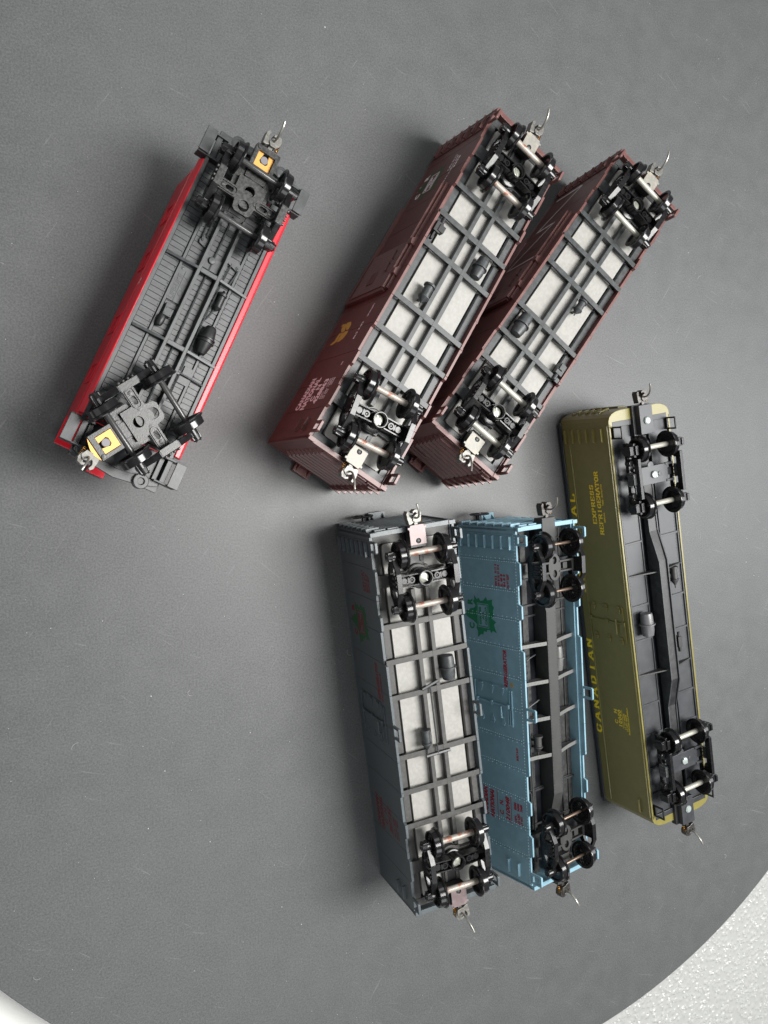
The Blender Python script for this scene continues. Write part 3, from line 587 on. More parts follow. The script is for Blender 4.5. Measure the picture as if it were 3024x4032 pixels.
def boxcar(label, pose, first):
    W = 34.4; Hs = 39.25 + .4; L = 145.6
    car = car_empty('boxcar', label, 'model boxcar', pose, 'maroon model boxcars')
    sides(car, L, W, Hs, maroon); rivets(car, L, W, Hs, maroon, SEAMS, r=0.11, double=False); ends(car, L, W, Hs, maroon, 9); roof(car, L, W, maroon, pose[4])
    box_door(car, W, Hs, maroon)
    plated_underframe(car, Hs, frame_grey, frame_dark)
    aw = Hs + 4.7
    truck(car, 55.0, aw, 0.0 if first else 0.0, axle='rust' if first else 'clean')
    truck(car, -55.0, aw, 0.15 if first else 0.02, axle='rust' if first else 'clean')
    for e in (1, -1): coupler(car, 72.8, Hs + 1.9, e, cover=cover_steel, pin=(6.2, 2.6, 5.0))
    if first:
        cylinder_tank(car, -10.0, -1.2, 6.3, Hs + .6, 1.9, frame_grey, 'cyl')
        cylinder_tank(car, 12.6, 22.0, -7.4, Hs + .2, 2.35, frame_grey, 'tank')
        mb = MB(); mb.box(16.5, 20.5, 13.2, 16.0, Hs - 2, Hs + 1.2); mb.box(17.2, 19.8, 12.0, 14.5, Hs - 1, Hs + 1.6); mb.cyl((20.6, 14, Hs + .2), (23, 14, Hs + .2), .8); mb.box(13.5, 16.5, 14.4, 15.2, Hs - 1, Hs + .6)
        mb.build('control_valve', frame_dark, car, 0.1)
    else:
        cylinder_tank(car, -24.0, -13.6, 10.0, Hs + .2, 2.6, frame_grey, 'tank')
        cylinder_tank(car, 0.6, 8.0, -5.6, Hs + .6, 1.6, frame_grey, 'cyl')
        mb = MB(); mb.box(-23.5, -18.5, -15.2, -12.0, Hs - 2, Hs + 1.0); mb.box(-21.6, -18.8, -14.2, -12.4, Hs, Hs + 1.6); mb.cyl((-26, -13.4, Hs), (-23.2, -13.4, Hs), .8)
        mb.build('control_valve', frame_grey, car, 0.1)
    v = W / 2 + .04
    if first:
        print_text(car, 'CANADIAN', -59.6, -45.4, 11.2, 3.6, v, white_ink, 0, .13)
        print_text(car, 'NATIONAL', -59.8, -45.8, 16.2, 3.6, v, white_ink, 0, .13)
        print_text(car, 'C   N', -56.6, -49.2, 20.9, 3.0, v, white_ink, 0, .1)
        print_text(car, '428863', -58.0, -47.2, 25.1, 3.1, v, white_ink, 0, .1)
        for i, t in enumerate(('CAPY    110000', 'LD LMT 122800', 'LT WT    46200')): print_text(car, t, -56.4, -47.4, 28.4 + 1.7 * i, .95, v, white_ink)
        print_text(car, 'XM', -42.0, -40.6, 30.5, 1.0, v, white_ink); print_text(car, 'BLT 7-52', -30.2, -22.5, 27.6, 1.1, v, white_ink); print_text(car, 'RETURN EMPTY', -20.4, -14.5, 28.6, .9, v, white_ink)
        X = Matrix(((1, 0, 0, 0), (0, 0, -1, v), (0, 1, 0, 0), (0, 0, 0, 1)))
        for pl in ([(-20.0, 14.9), (-19.7, 11.3), (-20.5, 10.6), (-23.7, 14.4), (-23.9, 16.3), (-22.0, 16.6)], [(-20.1, 10.3), (-19.7, 7.2), (-20.5, 6.1), (-20.9, 8.3), (-22.4, 8.6), (-23.9, 10.2), (-24.3, 13.2), (-23.8, 13.4), (-21.6, 11.8)],
                   [(-24.5, 17.2), (-24.4, 14.4), (-25.5, 11.7), (-28.8, 11.7), (-29.0, 14.1), (-28.2, 16.4), (-25.9, 17.6)], [(-24.5, 13.4), (-24.4, 9.4), (-25.6, 8.5), (-27.6, 8.6), (-29.1, 5.8), (-29.6, 8.0), (-29.3, 9.4), (-28.6, 11.2), (-25.5, 11.2)]):
            shape([pl], .04, X).build('gold_emblem', gold_ink, car)
        print_leaf(car, v, m_green, white_ink, white_ink, white_ink, 11.5, 0.5, 0.95)
        for i, t in enumerate(('IL 40 6  IW 9 2', 'IH 10 6  CU FT', '3898')): print_text(car, t, 49.0, 57.0 - i, 24.6 + 2.0 * i, 1.0, v, white_ink)
        print_text(car, 'EW 9 4  H 14 1', 41.5, 50.0, 27.0, .9, v, white_ink)
    else:
        strip(car, [(61.6, 21.4), (61.3, 3.6)], .8, v, white_ink); strip(car, [(61.2, 21.8), (39.8, 7.0)], .8, v, white_ink)
        strip(car, [(39.6, 7.2), (40.2, 18.4)], .8, v, white_ink); strip(car, [(40.2, 19.6), (17.5, 3.6)], .8, v, white_ink); strip(car, [(36.0, 1.4), (22.0, 1.2)], .6, v, white_ink)
        strip(car, [(17.5, 3.6), (17.8, 24.0)], .8, v, white_ink)
    return car
def pose(x, y, a, rl, zo): return (x, y, a, rl, max(zo, 17.3 * abs(math.sin(rl))))
boxcar('upside-down maroon model boxcar with gold emblem and white road number on its side', pose(173.06, 63.87, 1.0118, -0.029, 2.16), True)
boxcar('upside-down maroon model boxcar with thin white outline strokes on its side', pose(230.53, 62.71, 0.8937, -0.1317, 2.25), False)

# ================================================================== reefer doors
def reefer_door(car, W, mt, w0, w1, hx=6.4):
    v0 = W / 2
    for s in (1, -1):
        T = Matrix.Identity(4) if s > 0 else rot180()
        mb = MB(); mb.box(-8.2, 8.2, v0 - .05, v0 + .3, w0 - .6, w1 + .2)
        d = mb.build('door', mt, car, 0.1, xf=T)
        for u in (-hx, hx):
            sg = 1 if u < 0 else -1
            for w_ in (w0 + 2.2, (w0 + w1) / 2, w1 - 2.4):
                q = MB(); q.add([(u + sg * -.9, v0 + .7, w_ - 1.3), (u + sg * -.9, v0 + .7, w_ + 1.3), (u + sg * 2.2, v0 + .45, w_), (u + sg * -.9, v0 + .2, w_ - 1.3), (u + sg * -.9, v0 + .2, w_ + 1.3), (u + sg * 2.2, v0 + .2, w_)], [(0, 1, 2), (3, 5, 4), (0, 3, 4, 1), (1, 4, 5, 2), (2, 5, 3, 0)])
                q.tube([(u - sg * 1.2, v0 + .6, w_ - .9), (u - sg * 1.2, v0 + .6, w_ + .9)], .32, 6)
                q.build('hinge', mt, d, 0.06, xf=T)
        MB().tube([(0.4, v0 + .7, w0 - .2), (0.4, v0 + .7, w1 + 1.0)], .42, 8).build('lock_bar', mt, d, xf=T)
        q = MB()
        for w_ in (w0, (w0 + w1) / 2, w1 + 1.0): q.box(-.4, 1.3, v0 + .2, v0 + 1.2, w_ - .5, w_ + .5)
        q.build('lock_bracket', mt, d, 0.08, xf=T)
        MB().tube([(0, v0 + 1.1, w1 - 2.8), (-4.6, v0 + 1.2, w1 - 2.6), (-4.8, v0 + .4, w1 - 2.6)], .38, 6).build('door_handle', mt, d, xf=T)
        for (a, b, w_) in ((-7.6, -.8, w1 + 1.6), (1.6, 7.2, w1 + 1.6), (-7.6, 7.2, w1 + 2.8), (-8.2, 8.2, w0 - 1.6), (-7.6, -.6, w1 + .4)):
            MB().box(a, b, v0, v0 + .6, w_ - .22, w_ + .22).build('door_guide', mt, car, 0.06, xf=T)
def mid_step(car, W, Hs, mt):
    for s in (1, -1):
        T = Matrix.Identity(4) if s > 0 else rot180(); z0, z1 = Hs - .6, Hs + 5.0
        shape([[(-3.4, z0), (-3.4, z1 - .6), (-3.0, z1), (1.4, z1), (1.8, z1 - .6), (1.8, z0)], [(-2.4, z0 + .9), (-2.4, z1 - 1.0), (.8, z1 - 1.0), (.8, z0 + .9)]], .8,
              Matrix(((1, 0, 0, 0), (0, 0, -1, W / 2 - .3), (0, 1, 0, 0), (0, 0, 0, 1)))).build('sill_step', mt, car, 0.1, xf=T)
def brake_wheel(car, u, v, w_, mt):
    mb = MB()
    mb.lathe([(3.7, -.3), (4.1, -.3), (4.3, 0), (4.1, .3), (3.7, .3), (3.6, 0), (3.7, -.3)], (u, v, w_), (1, 0, 0), 30)
    mb.lathe([(.9, -.6), (.9, .5), (0, .5)], (u, v, w_), (1, 0, 0), 12)
    for k in range(5): a = k * 2 * PI / 5 + .3; mb.tube([(u, v, w_), (u, v + 3.8 * math.cos(a), w_ + 3.8 * math.sin(a))], .25, 5)
    mb.cyl((u - 3, v, w_), (u, v, w_), .6)
    return mb.build('brake_wheel', mt, car, 0, True)

# ================================================================== grey-blue reefer
W = 34.4; L = 145.7; Hs = 35.4
ps = pose(174.44, -92.55, 1.7049, -0.116, 1.72)
b1 = car_empty('refrigerator_car', 'dull grey-blue model refrigerator car, upside down, with bright steel plates showing underneath', 'model refrigerator car', ps, 'blue model refrigerator cars')
sides(b1, L, W, Hs, greyblue); rivets(b1, L, W, Hs, greyblue, SEAMS, r=.11); ends(b1, L, W, Hs, greyblue, 7); roof(b1, L, W, greyblue, ps[4])
reefer_door(b1, W, greyblue, 7.0, 25.5); mid_step(b1, W, Hs, greyblue); plated_underframe(b1, Hs, mat('worn_grey_frame', (0.045, 0.044, 0.042), 0.5, var=.18, vs=700, bump=.12), frame_dark)
brake_wheel(b1, L / 2 + 3.4, 7.6, 4.4, frame_dark)
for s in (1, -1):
    MB().box(-L / 2 + 1.5, L / 2 - 1.5, min(s * 16.0, s * 17.0), max(s * 16.0, s * 17.0), Hs - 4.2, Hs - 2.5).build('inner_sill', mat('frosted_lit_blue_sill', (0.20, 0.27, 0.31), 0.5, var=0.15, vs=900), b1, 0.08)  # frosted wear on the sill, plus top light painted into its paler blue
truck(b1, 55.0, Hs + 4.9, 0.0, axle='rust'); truck(b1, -54.6, Hs + 4.9, -0.02, axle='rust')
for e in (1, -1): coupler(b1, 74.0 if e > 0 else 72.8, Hs + 1.9, e, cover=cover_pink, pin=(6.2, 1.6, 5.2), clen=7.0)
cylinder_tank(b1, 13.8, 23.8, -7.2, Hs + .4, 2.7, frame_grey, 'tank'); cylinder_tank(b1, -11.6, -2.6, 4.9, Hs + .6, 1.7, frame_grey, 'cyl')
q = MB(); z = Hs + .45
q.tube([(12.6, 4.2, z), (14.6, -2.6, z)], .6, 6); q.tube([(-13.0, 5.6, z), (-12.8, -4.4, z)], .6, 6); q.tube([(13.2, 1.0, z + .3), (-12.9, .8, z + .3)], .28, 6); q.tube([(-12.6, 4.9, z), (-8, 4.9, z)], .25, 6)
q.build('brake_rigging', frame_grey, b1, 0, True)
v = W / 2 + .04
print_leaf(b1, v, dgreen_ink, dred_ink, dred_ink, dred_ink, 1.0, 1.5, 0.95)
print_text(b1, 'REFRIGERATOR', 9.0, 23.5, 25.0, 2.2, v, dred_ink, .12, .05)
print_text(b1, 'CARRY REFRIGERANT', 8.5, 20.0, 28.0, 1.2, v, dred_ink)
print_text(b1, 'CANADIAN', -47.8, -34.5, 7.5, 2.5, v, dred_ink, .15, .05); print_text(b1, 'NATIONAL', -47.8, -34.5, 11.4, 2.5, v, dred_ink, .15, .05)
print_text(b1, 'C.   N.', -44.5, -37.5, 15.8, 2.2, v, dred_ink, .15, .03); print_text(b1, '207157', -46.4, -35.6, 19.8, 2.4, v, dred_ink, .15, .03)
for w_ in (13.3, 21.8): strip(b1, [(-47.8, w_), (-34.4, w_)], .25, v, dred_ink)
for i, t in enumerate(('CAPY    85000', 'LD LMT 94700', 'LT WT    74300')): print_text(b1, t, -46.5, -38.5, 23.8 + 1.7 * i, 1.0, v, dred_ink)
for i, t in enumerate(('IL 32 8  H 12 4', 'IW 8 3  IH 7 6', 'EW 9 4', 'CU FT 2257')): print_text(b1, t, 50.5, 58.5 - i * .5, 22.0 + 1.9 * i, 1.2, v, dred_ink, 0, .03)

# ================================================================== bright blue reefer
Hs = 35.3
ps = pose(227.80, -94.18, 1.6373, 0.1322, 2.82)
b2 = car_empty('refrigerator_car', 'bright blue model refrigerator car with riveted side, green maple leaf and black floor', 'model refrigerator car', ps, 'blue model refrigerator cars')
sides(b2, L, W, Hs, skyblue, th=.8); rivets(b2, L, W, Hs, mat('blue_rivets', (0.42, 0.60, 0.68), .3), SEAMS, r=.27); ends(b2, L, W, Hs, skyblue, 6); roof(b2, L, W, skyblue, ps[4])
reefer_door(b2, W, skyblue, 8.0, 25.0); mid_step(b2, W, Hs, skyblue); brake_wheel(b2, L / 2 + 4.2, 8.6, 4.4, roofblack)
for s in (1, -1):
    MB().box(-L / 2 + 1.0, L / 2 - 1.0, min(s * 6.4, s * (W / 2 - 1)), max(s * 6.4, s * (W / 2 - 1)), Hs - 8.2, Hs - 7.4).build('floor', mat('scratched_floor_plastic', (0.014, 0.014, 0.014), 0.42, col2=(.03, .03, .029), vs=700, bump=.3, bs=600), b2)
    MB().box(-L / 2 + 1.0, L / 2 - 1.0, min(s * 6.4, s * 6.7), max(s * 6.4, s * 6.7), Hs - 17, Hs - 8.2).build('well_side', roofblack, b2)
MB().box(-L / 2 + 1.0, L / 2 - 1.0, -6.5, 6.5, Hs - 17.5, Hs - 17).build('floor_well', roofblack, b2)
q = MB()
for v_ in (13.2, 9.6, -9.6, -13.2): q.box(-70, 70, v_ - .3, v_ + .3, Hs - 7.45, Hs - 6.9)
for u in (-66, -51, -36, 36, 51, 66): q.box(u - .4, u + .4, -15.4, 15.4, Hs - 7.45, Hs - 6.7)
q.build('floor_stringers', floor_black, b2, 0.08)
zs = Hs - .6; q = MB()
pts = [(-44, zs - 2.0), (-36, zs), (36, zs), (44, zs - 2.0)]
q.add(*(lambda p: (p.v, p.f))(MB().prism([(-64, zs - 7), (-64, zs - 2.2), (-46, zs - 2.2), (-38, zs), (38, zs), (46, zs - 2.2), (64, zs - 2.2), (64, zs - 7)], -2.75, 2.75, 'y')))
q.build('centre_sill', sill_grey, b2, 0.1)
q = MB()
u = -63
while u < 63:
    for v_ in (-2.35, 2.35): q.lathe([(.2, 0), (.14, .12), (0, .14)], (u, v_, (zs if abs(u) < 38 else zs - 2.2) - .02), (0, 0, 1), 6)
    u += 1.35
q.build('rivets', frame_dark, b2, kind='stuff')
for x in (24.9, 9.4, -5.8, -21.2, 40.5, -36.5):
    big = abs(x) < 30
    if not big:
        MB().box(x - .4, x + .4, -16, 16, Hs - 7.4, Hs - 6.2).build('crossbearer', floor_black, b2, .06); continue
    mb = MB()
    for s in (1, -1):
        mb.prism([(s * 2.7, zs - .5), (s * 9.5, zs - 2.4), (s * 16.3, zs - 3.6), (s * 16.3, zs - 5.6), (s * 2.7, zs - 6.6)], x - .22, x + .22, 'x')
        for (a, b, c, d) in ((2.7, 9.5, zs - .4, zs - 2.3), (9.5, 16.3, zs - 2.3, zs - 3.5)): mb.prism([(s * a, c), (s * b, d), (s * b, d - .4), (s * a, c - .4)], x - .75, x + .75, 'x')
        for k in range(8): v_ = s * (4 + k * 1.6); w_ = zs - .4 - (abs(v_) - 2.7) * .28 if abs(v_) < 9.5 else zs - 2.3 - (abs(v_) - 9.5) * .18; mb.lathe([(.2, 0), (0, .2)], (x, v_, w_ - .02), (0, 0, 1), 6)
    mb.build('crossbearer', mat('pale_grey_crossbearer', (0.12, 0.12, 0.115), .5), b2, .04)
cylinder_tank(b2, 11.3, 22.3, -6.0, Hs - 3.6, 2.1, mat('tank_grey', (.10, .10, .097), .35), 'tank'); cylinder_tank(b2, -20.4, -12.6, 7.8, Hs - 3.6, 1.7, sill_grey, 'cyl')
q = MB(); q.box(14.2, 19.6, 13.6, 15.6, Hs - 7, Hs - 2.6); q.box(17.6, 19.0, 12.2, 13.8, Hs - 4, Hs - 2.6); q.box(15.0, 17.0, 12.2, 13.8, Hs - 5, Hs - 3); q.box(12.8, 14.2, 12.6, 14, Hs - 4, Hs - 2.6)
q.build('control_valve', frame_dark, b2, .1)
q = MB(); z = Hs - 5.6
for pth in ([(70, -7.4, z), (26, -7.4, z), (22, -6.2, z)], [(11, -6.2, z), (6, -7, z), (2, -4, z), (1, -3, z)], [(18, 12.4, z + 1), (19.5, 9.5, z + 1), (20, 5, z)], [(16, 12, z + 1), (15.6, 10.6, z + 1), (8, 10.4, z), (-12, 10.2, z), (-66, 9.6, z)], [(-1, 14, z), (-1, 10.6, z), (1, 4, z)], [(-22, 7.8, z + 1.8), (-20, 7.8, z + 1.8)]): q.tube(pth, .3, 6)
q.build('brake_piping', frame_grey, b2, 0, True)
for e in (1, -1):
    u = e * 55.4; MB().prism([(16.0, zs - 4.6), (16.0, zs - 3.0), (3, zs - 1.4), (-3, zs - 1.4), (-16.0, zs - 3.0), (-16.0, zs - 4.6)], u - 3.0, u + 3.0, 'x').build('bolster', frame_dark, b2, .1)
    a, b = sorted((e * 64, e * 75.8)); MB().box(a, b, -3.7, 3.7, Hs - 4.2, Hs + .2).build('coupler_pocket', sill_grey, b2, .1)
    MB().lathe([(1.1, Hs - 2), (1.1, Hs + .25), (.6, Hs + .25), (.6, Hs - .5), (0, Hs - .5)], (e * 66.6, -4.6, 0), (0, 0, 1), 16).build('screw_boss', sill_grey, b2, 0, True)
    truck(b2, e * 56.0, Hs + 4.0, 0.0 if e > 0 else .03, style='b2', axle='bronze'); coupler(b2, 76.2, Hs - 1.2, e, head=coupler_d, pin=(5.6, 1.2, 5.4), bare=True)
print_leaf(b2, v, green_ink, green_ink, green_ink, green_ink)
print_text(b2, 'REFRIGERATOR', 8.2, 23.6, 24.6, 1.9, v, red_ink, .15, .06)
shape([[(9.6, 26.8), (10.8, 27.9), (9.6, 29.0), (8.4, 27.9)]], .05, Matrix(((1, 0, 0, 0), (0, 0, -1, v), (0, 1, 0, 0), (0, 0, 0, 1)))).build('inspection_mark', mat('ochre_ink', (.35, .24, .08), .5), b2)
print_text(b2, 'CANADIAN', -49.7, -37.2, 9.3, 2.3, v, red_ink, .18, .10); print_text(b2, 'NATIONAL', -49.6, -37.2, 13.1, 2.3, v, red_ink, .18, .10)
strip(b2, [(-49.8, 16.3), (-37.0, 16.3)], .3, v, red_ink); strip(b2, [(-49.8, 24.2), (-37.2, 24.2)], .3, v, red_ink)
print_text(b2, 'C.   N.', -46.8, -40.4, 18.6, 2.0, v, red_ink, .15, .05); print_text(b2, '210048', -48.6, -38.2, 22.2, 2.2, v, red_ink, .18, .05)
for i, t in enumerate(('CAPY.      85000', 'LD LMT.  94900', 'LT WT.     73400')): print_text(b2, t, -48.0, -39.3, 26.6 + 1.7 * i, 1.15, v, red_ink, 0, .05)
print_text(b2, 'BUILT 8-39', -21.2, -16.0, 29.2, 1.0, v, red_ink, 0, .04)
for i, (t, b) in enumerate((('EW 8 3   H 11 4', 58.2), ('IW 8 10  H 13 6', 58.0), ('IL 40 8', 54.4), ('IH 8 3', 54.4))): print_text(b2, t, 49.4, b, 21.6 + 1.6 * i, 1.1, v, red_ink, 0, .05)
print_text(b2, 'CU FT 2257', 48.8, 54.6, 28.4, 1.1, v, red_ink, 0, .05)

# ================================================================== olive express reefer
W = 35.0; L = 181.7; Hs = 32.3
ps = pose(293.24, -65.32, 1.7354, -0.0302, 1.82)
o_ = car_empty('refrigerator_car', 'long olive green model refrigerator car with black roof and yellow lettering, upside down', 'model refrigerator car', ps)
for s in (1, -1):
    MB().box(-89.2, 89.2, min(s * W / 2, s * (W / 2 - .9)), max(s * W / 2, s * (W / 2 - .9)), .3, Hs).build('side_wall', olive, o_, .15)
    for (w_, r) in ((5.6, .3), (31.0, .35)):
        MB().tube([(-L / 2 + 2.4, s * W / 2, w_), (L / 2 - 2.4, s * W / 2, w_)], r, 8).build('moulding', olive, o_)
def oend(e):
    half = [(89.0, 17.5), (90.6, 17.4), (92.2, 16.7), (93.4, 15.3), (94.2, 13.2), (94.6, 10.5), (94.7, 4.0)]
    k = 0.0 if e > 0 else -1.1
    return [(e * (u + (k if u > 90 else 0)), -v) for u, v in half] + [(e * (u + (k if u > 90 else 0)), v) for u, v in half[::-1]]
for e in (1, -1):
    A = oend(e)
    MB().prism(A + [(e * 87.6, W / 2 - .3), (e * 87.6, -W / 2 + .3)], .4, Hs, 'z').build('end_wall', olive, o_, .15)
    mb = MB(); mb.box(*sorted((e * (L / 2 + 3.0), e * (L / 2 + 4.6))), e * -2 - 2.2, e * -2 + 2.2, 2.0, 20); mb.build('end_board', olive, o_, .08)
pk = -(ps[4] - .05)
rf = MB(); rf.prism([(-W / 2 - .5, 1.4), (-W / 2 - .9, .2), (-W / 2 - .5, -.3), (-W / 4, pk * .75), (0, pk), (W / 4, pk * .75), (W / 2 + .5, -.3), (W / 2 + .9, .2), (W / 2 + .5, 1.4)], -L / 2 - .3, L / 2 + .3, 'x'); rf.build('roof', roofblack, o_, .15)
for w_ in (3.6, 8.6, 13.0, 17.7, 22.5, 27.6):
    for e in (1, -1):
        T = Matrix.Identity(4) if e > 0 else rot180()
        MB().prism([(81.4, W / 2 - .1), (82.0, W / 2 + 1.1), (87.4, W / 2 + 1.1), (88.0, W / 2 - .1)], w_ - .35, w_ + .35, 'z').build('rung', olive, o_, .06, xf=T)
for k in range(5):
    for e in (1, -1):
        T = Matrix.Identity(4) if e > 0 else rot180(); w_ = 6 + k * 4.4
        MB().tube([T @ Vector(q) for q in ((L / 2 + 2.0, 14.6, w_), (L / 2 + 3.6, 14.2, w_), (L / 2 + 4.6, 9.0, w_), (L / 2 + 3.2, 8.8, w_))], .42, 6).build('rung', olive, o_)
MB().tube([(-81.2, W / 2, 25.4), (-81.8, W / 2 + .8, 25.4), (-87.2, W / 2 + .8, 25.4), (-87.8, W / 2, 25.4)], .4, 6).build('grab_iron', olive, o_)
# door hardware
v0 = W / 2
for s in (1, -1):
    T = Matrix.Identity(4) if s > 0 else rot180()
    d = MB().box(-8.6, 8.6, v0 - .2, v0 + .12, 6.8, 28.6).build('door', olive, o_, .1, xf=T)
    for u in (-6.8, 7.4):
        sg = 1 if u < 0 else -1
        for w_ in (9.7, 17.8, 25.9):
            q = MB(); q.prism([(u - 1.6, w_ - .6), (u - 1.6, w_ + .6), (u, w_ + 1.1), (u + 1.6, w_ + .4), (u + 1.6, w_ - .8), (u, w_ - 1.1)], v0 + .1, v0 + .75, 'y'); q.tube([(u, v0 + .8, w_ - 1.3), (u, v0 + .8, w_ + 1.3)], .3, 6)
            q.build('hinge', olive, d, .08, xf=T)
    MB().tube([(1.3, v0 + .5, 6.8), (1.3, v0 + .5, 28.8)], .28, 6).build('lock_bar', olive, d, xf=T)
    q = MB()
    for w_ in (7.2, 17.6, 28.4): q.box(.4, 2.2, v0 + .1, v0 + .9, w_ - .8, w_ + .8)
    q.build('lock_bracket', olive, d, .1, xf=T)
    MB().tube([(3.0, v0 + .9, 23.9), (-4.0, v0 + .9, 23.7)], .35, 6).build('door_handle', olive, d, xf=T)
    for (a, b, w_) in ((-8.2, 7.6, 6.4), (-7.4, .4, 28.8), (2.4, 8.8, 28.2)): MB().box(a, b, v0 + .1, v0 + .6, w_ - .25, w_ + .25).build('door_guide', olive, o_, .06, xf=T)
z = Hs
for s in (1, -1): MB().box(-88.5, 88.5, min(s * 5.3, s * 16.2), max(s * 5.3, s * 16.2), z - 3.0, z - .9).build('floor', olive_floor, o_, .15)
MB().box(-88, 88, -5.4, 5.4, z - 12, z - 11).build('floor_well', roofblack, o_)
MB().box(-88, 88, 5.3, 5.6, z - 11, z - 1).build('well_side', roofblack, o_); MB().box(-88, 88, -5.6, -5.3, z - 11, z - 1).build('well_side', roofblack, o_)
q = MB()
for s in (1, -1):
    q.box(-80, 80, s * 5.6 - .25, s * 5.6 + .25, z - 1, z - .4); q.box(-80, 80, s * 15.9 - .3, s * 15.9 + .3, z - 1, z - .2)
    for u in (-78, -66, -50.5, -36.5, -7, 8.5, 36.5, 50.5, 66, 78): q.box(u - .45, u + .45, min(s * 5.6, s * 15.8), max(s * 5.6, s * 15.8), z - 1, z - .35)
q.build('floor_stringers', olive_floor, o_, .08)
q = MB(); u = -80
while u < 80:
    for s in (1, -1):
        q.lathe([(.16, 0), (0, .16)], (u, s * 14.6, z - .9), (0, 0, 1), 6)
    u += 1.4
q.build('rivets', olive_floor, o_, kind='stuff')
for x in (22.3, -22.4):
    for s in (1, -1): MB().prism([(s * 1.6, z + 3.6), (s * 16.0, z - .4), (s * 16.0, z - 1.0), (s * 1.6, z - .9)], x - .3, x + .3, 'x').build('crossbearer', sill_grey, o_, .06)
# fishbelly centre sill: two webs
for s in (1, -1):
    q = MB(); q.prism([(-64, z - 1), (-64, z + 1.2), (-40, z + 1.6), (-27, z + 5.4), (27, z + 5.4), (40, z + 1.6), (64, z + 1.2), (64, z - 1)], s * 2.4 - .3, s * 2.4 + .3, 'y'); q.build('centre_sill', frame_grey if s > 0 else olive_floor, o_, .1)
MB().prism([(-62, z - 1), (-62, z + .8), (-40, z + 1.1), (-27, z + 4.6), (27, z + 4.6), (40, z + 1.1), (62, z + .8), (62, z - 1)], -2.1, 2.1, 'y').build('sill_filler', floor_black, o_)
cylinder_tank(o_, -5.0, 6.0, 10.4, z + 2.4, 2.8, mat('tank_grey2', (.10, .10, .105), .3), 'tank')
cylinder_tank(o_, 12.2, 22.0, -9.2, z + 1.4, 1.6, sill_grey, 'cyl')
q = MB(); q.box(-15, -10, -9.6, -7.4, z - .6, z + 1.8); q.cyl((-17, -8.5, z + 1), (-15, -8.5, z + 1), .8); q.cyl((-10, -8.5, z + 1), (-8, -8.5, z + 1), .6); q.build('control_valve', frame_dark, o_, .1)
for e in (1, -1):
    truck(o_, e * 65.0, z + 6.6, 0.0, style='o', axle='clean')
    a, b = sorted((e * 82.4, e * 95.5)); MB().box(a, b, -5.0, 5.0, z - 1.4, z + 1.4).build('coupler_pocket', floor_black, o_, .1)
    MB().box(a + .3, b - .3, -3.6, 3.6, z + 1.3, z + 4.2).build('coupler_box', olive_floor, o_, .12)
    MB().box(*sorted((e * 52, e * 82)), -2.6, 2.6, z - 1.2, z + .2).build('draft_sill', floor_black, o_, .1)
    MB().lathe([(1.65, 0), (1.65, .6), (1.2, 1.0), (0, 1.1)], (e * 88.4, 0, z + 4.1), (0, 0, 1), 22).build('screw', screw_w, o_, 0, True)
    coupler(o_, 95.6, z + 2.4, e, head=coupler_d, pin=(6.0, 1.2, 5.0), bare=True)
    for s in (1, -1):
        z0 = z + .2; z1 = z + 5.4; vv = s * 17.6 if s * e > -9 else 0
        shape([[(e * 82.6, z - 1), (e * 82.6, z1), (e * 88.0, z1), (e * 88.0, z - 1)], [(e * 83.3, z + .6), (e * 83.3, z1 - .7), (e * 87.3, z1 - .7), (e * 87.3, z + .6)]], .6, Matrix(((1, 0, 0, 0), (0, 0, -1, s * 15.4), (0, 1, 0, 0), (0, 0, 0, 1)))).build('stirrup_step', frame_dark, o_, .06)
    MB().box(*sorted((e * 87.6, e * 90.0)), -15.6, 15.6, z - 1, z + .1).build('end_sill', olive_floor, o_, .12)
    
v = W / 2 + .03
serif_text(o_, 'CANADIAN', -55.6, -10.2, 2.95, 3.3, v, yellow_ink, .85, .6)
serif_text(o_, 'NATIONAL', 13.0, 58.6, 2.95, 3.3, v, yellow_ink, .85, .6)
serif_text(o_, 'EXPRESS', 45.6, 63.0, 16.8, 2.2, v, yellow_ink, .48, .74); serif_text(o_, 'REFRIGERATOR', 41.0, 69.0, 20.7, 2.2, v, yellow_ink, .48, .78)
print_text(o_, 'SERIAL', 46.5, 51.0, 23.2, .9, v, yellow_ink); print_text(o_, 'TARE - VENTILATOR', 54.0, 63.6, 23.2, .9, v, yellow_ink)
serif_text(o_, 'C N', -47.9, -41.2, 15.8, 1.7, v, yellow_ink, .3, .7); serif_text(o_, '10000', -49.0, -40.9, 18.4, 1.8, v, yellow_ink, .32, .74)
strip(o_, [(-49.2, 20.0), (-40.6, 20.0)], .25, v, yellow_ink)
print_text(o_, 'LT WT 84500', -49.4, -42.0, 21.2, .8, v, yellow_ink); print_text(o_, 'LD LMT 120000', -50.0, -42.2, 22.4, .8, v, yellow_ink); print_text(o_, 'PASSENGER EQUIPMENT', -51.4, -38.6, 23.7, .8, v, yellow_ink)

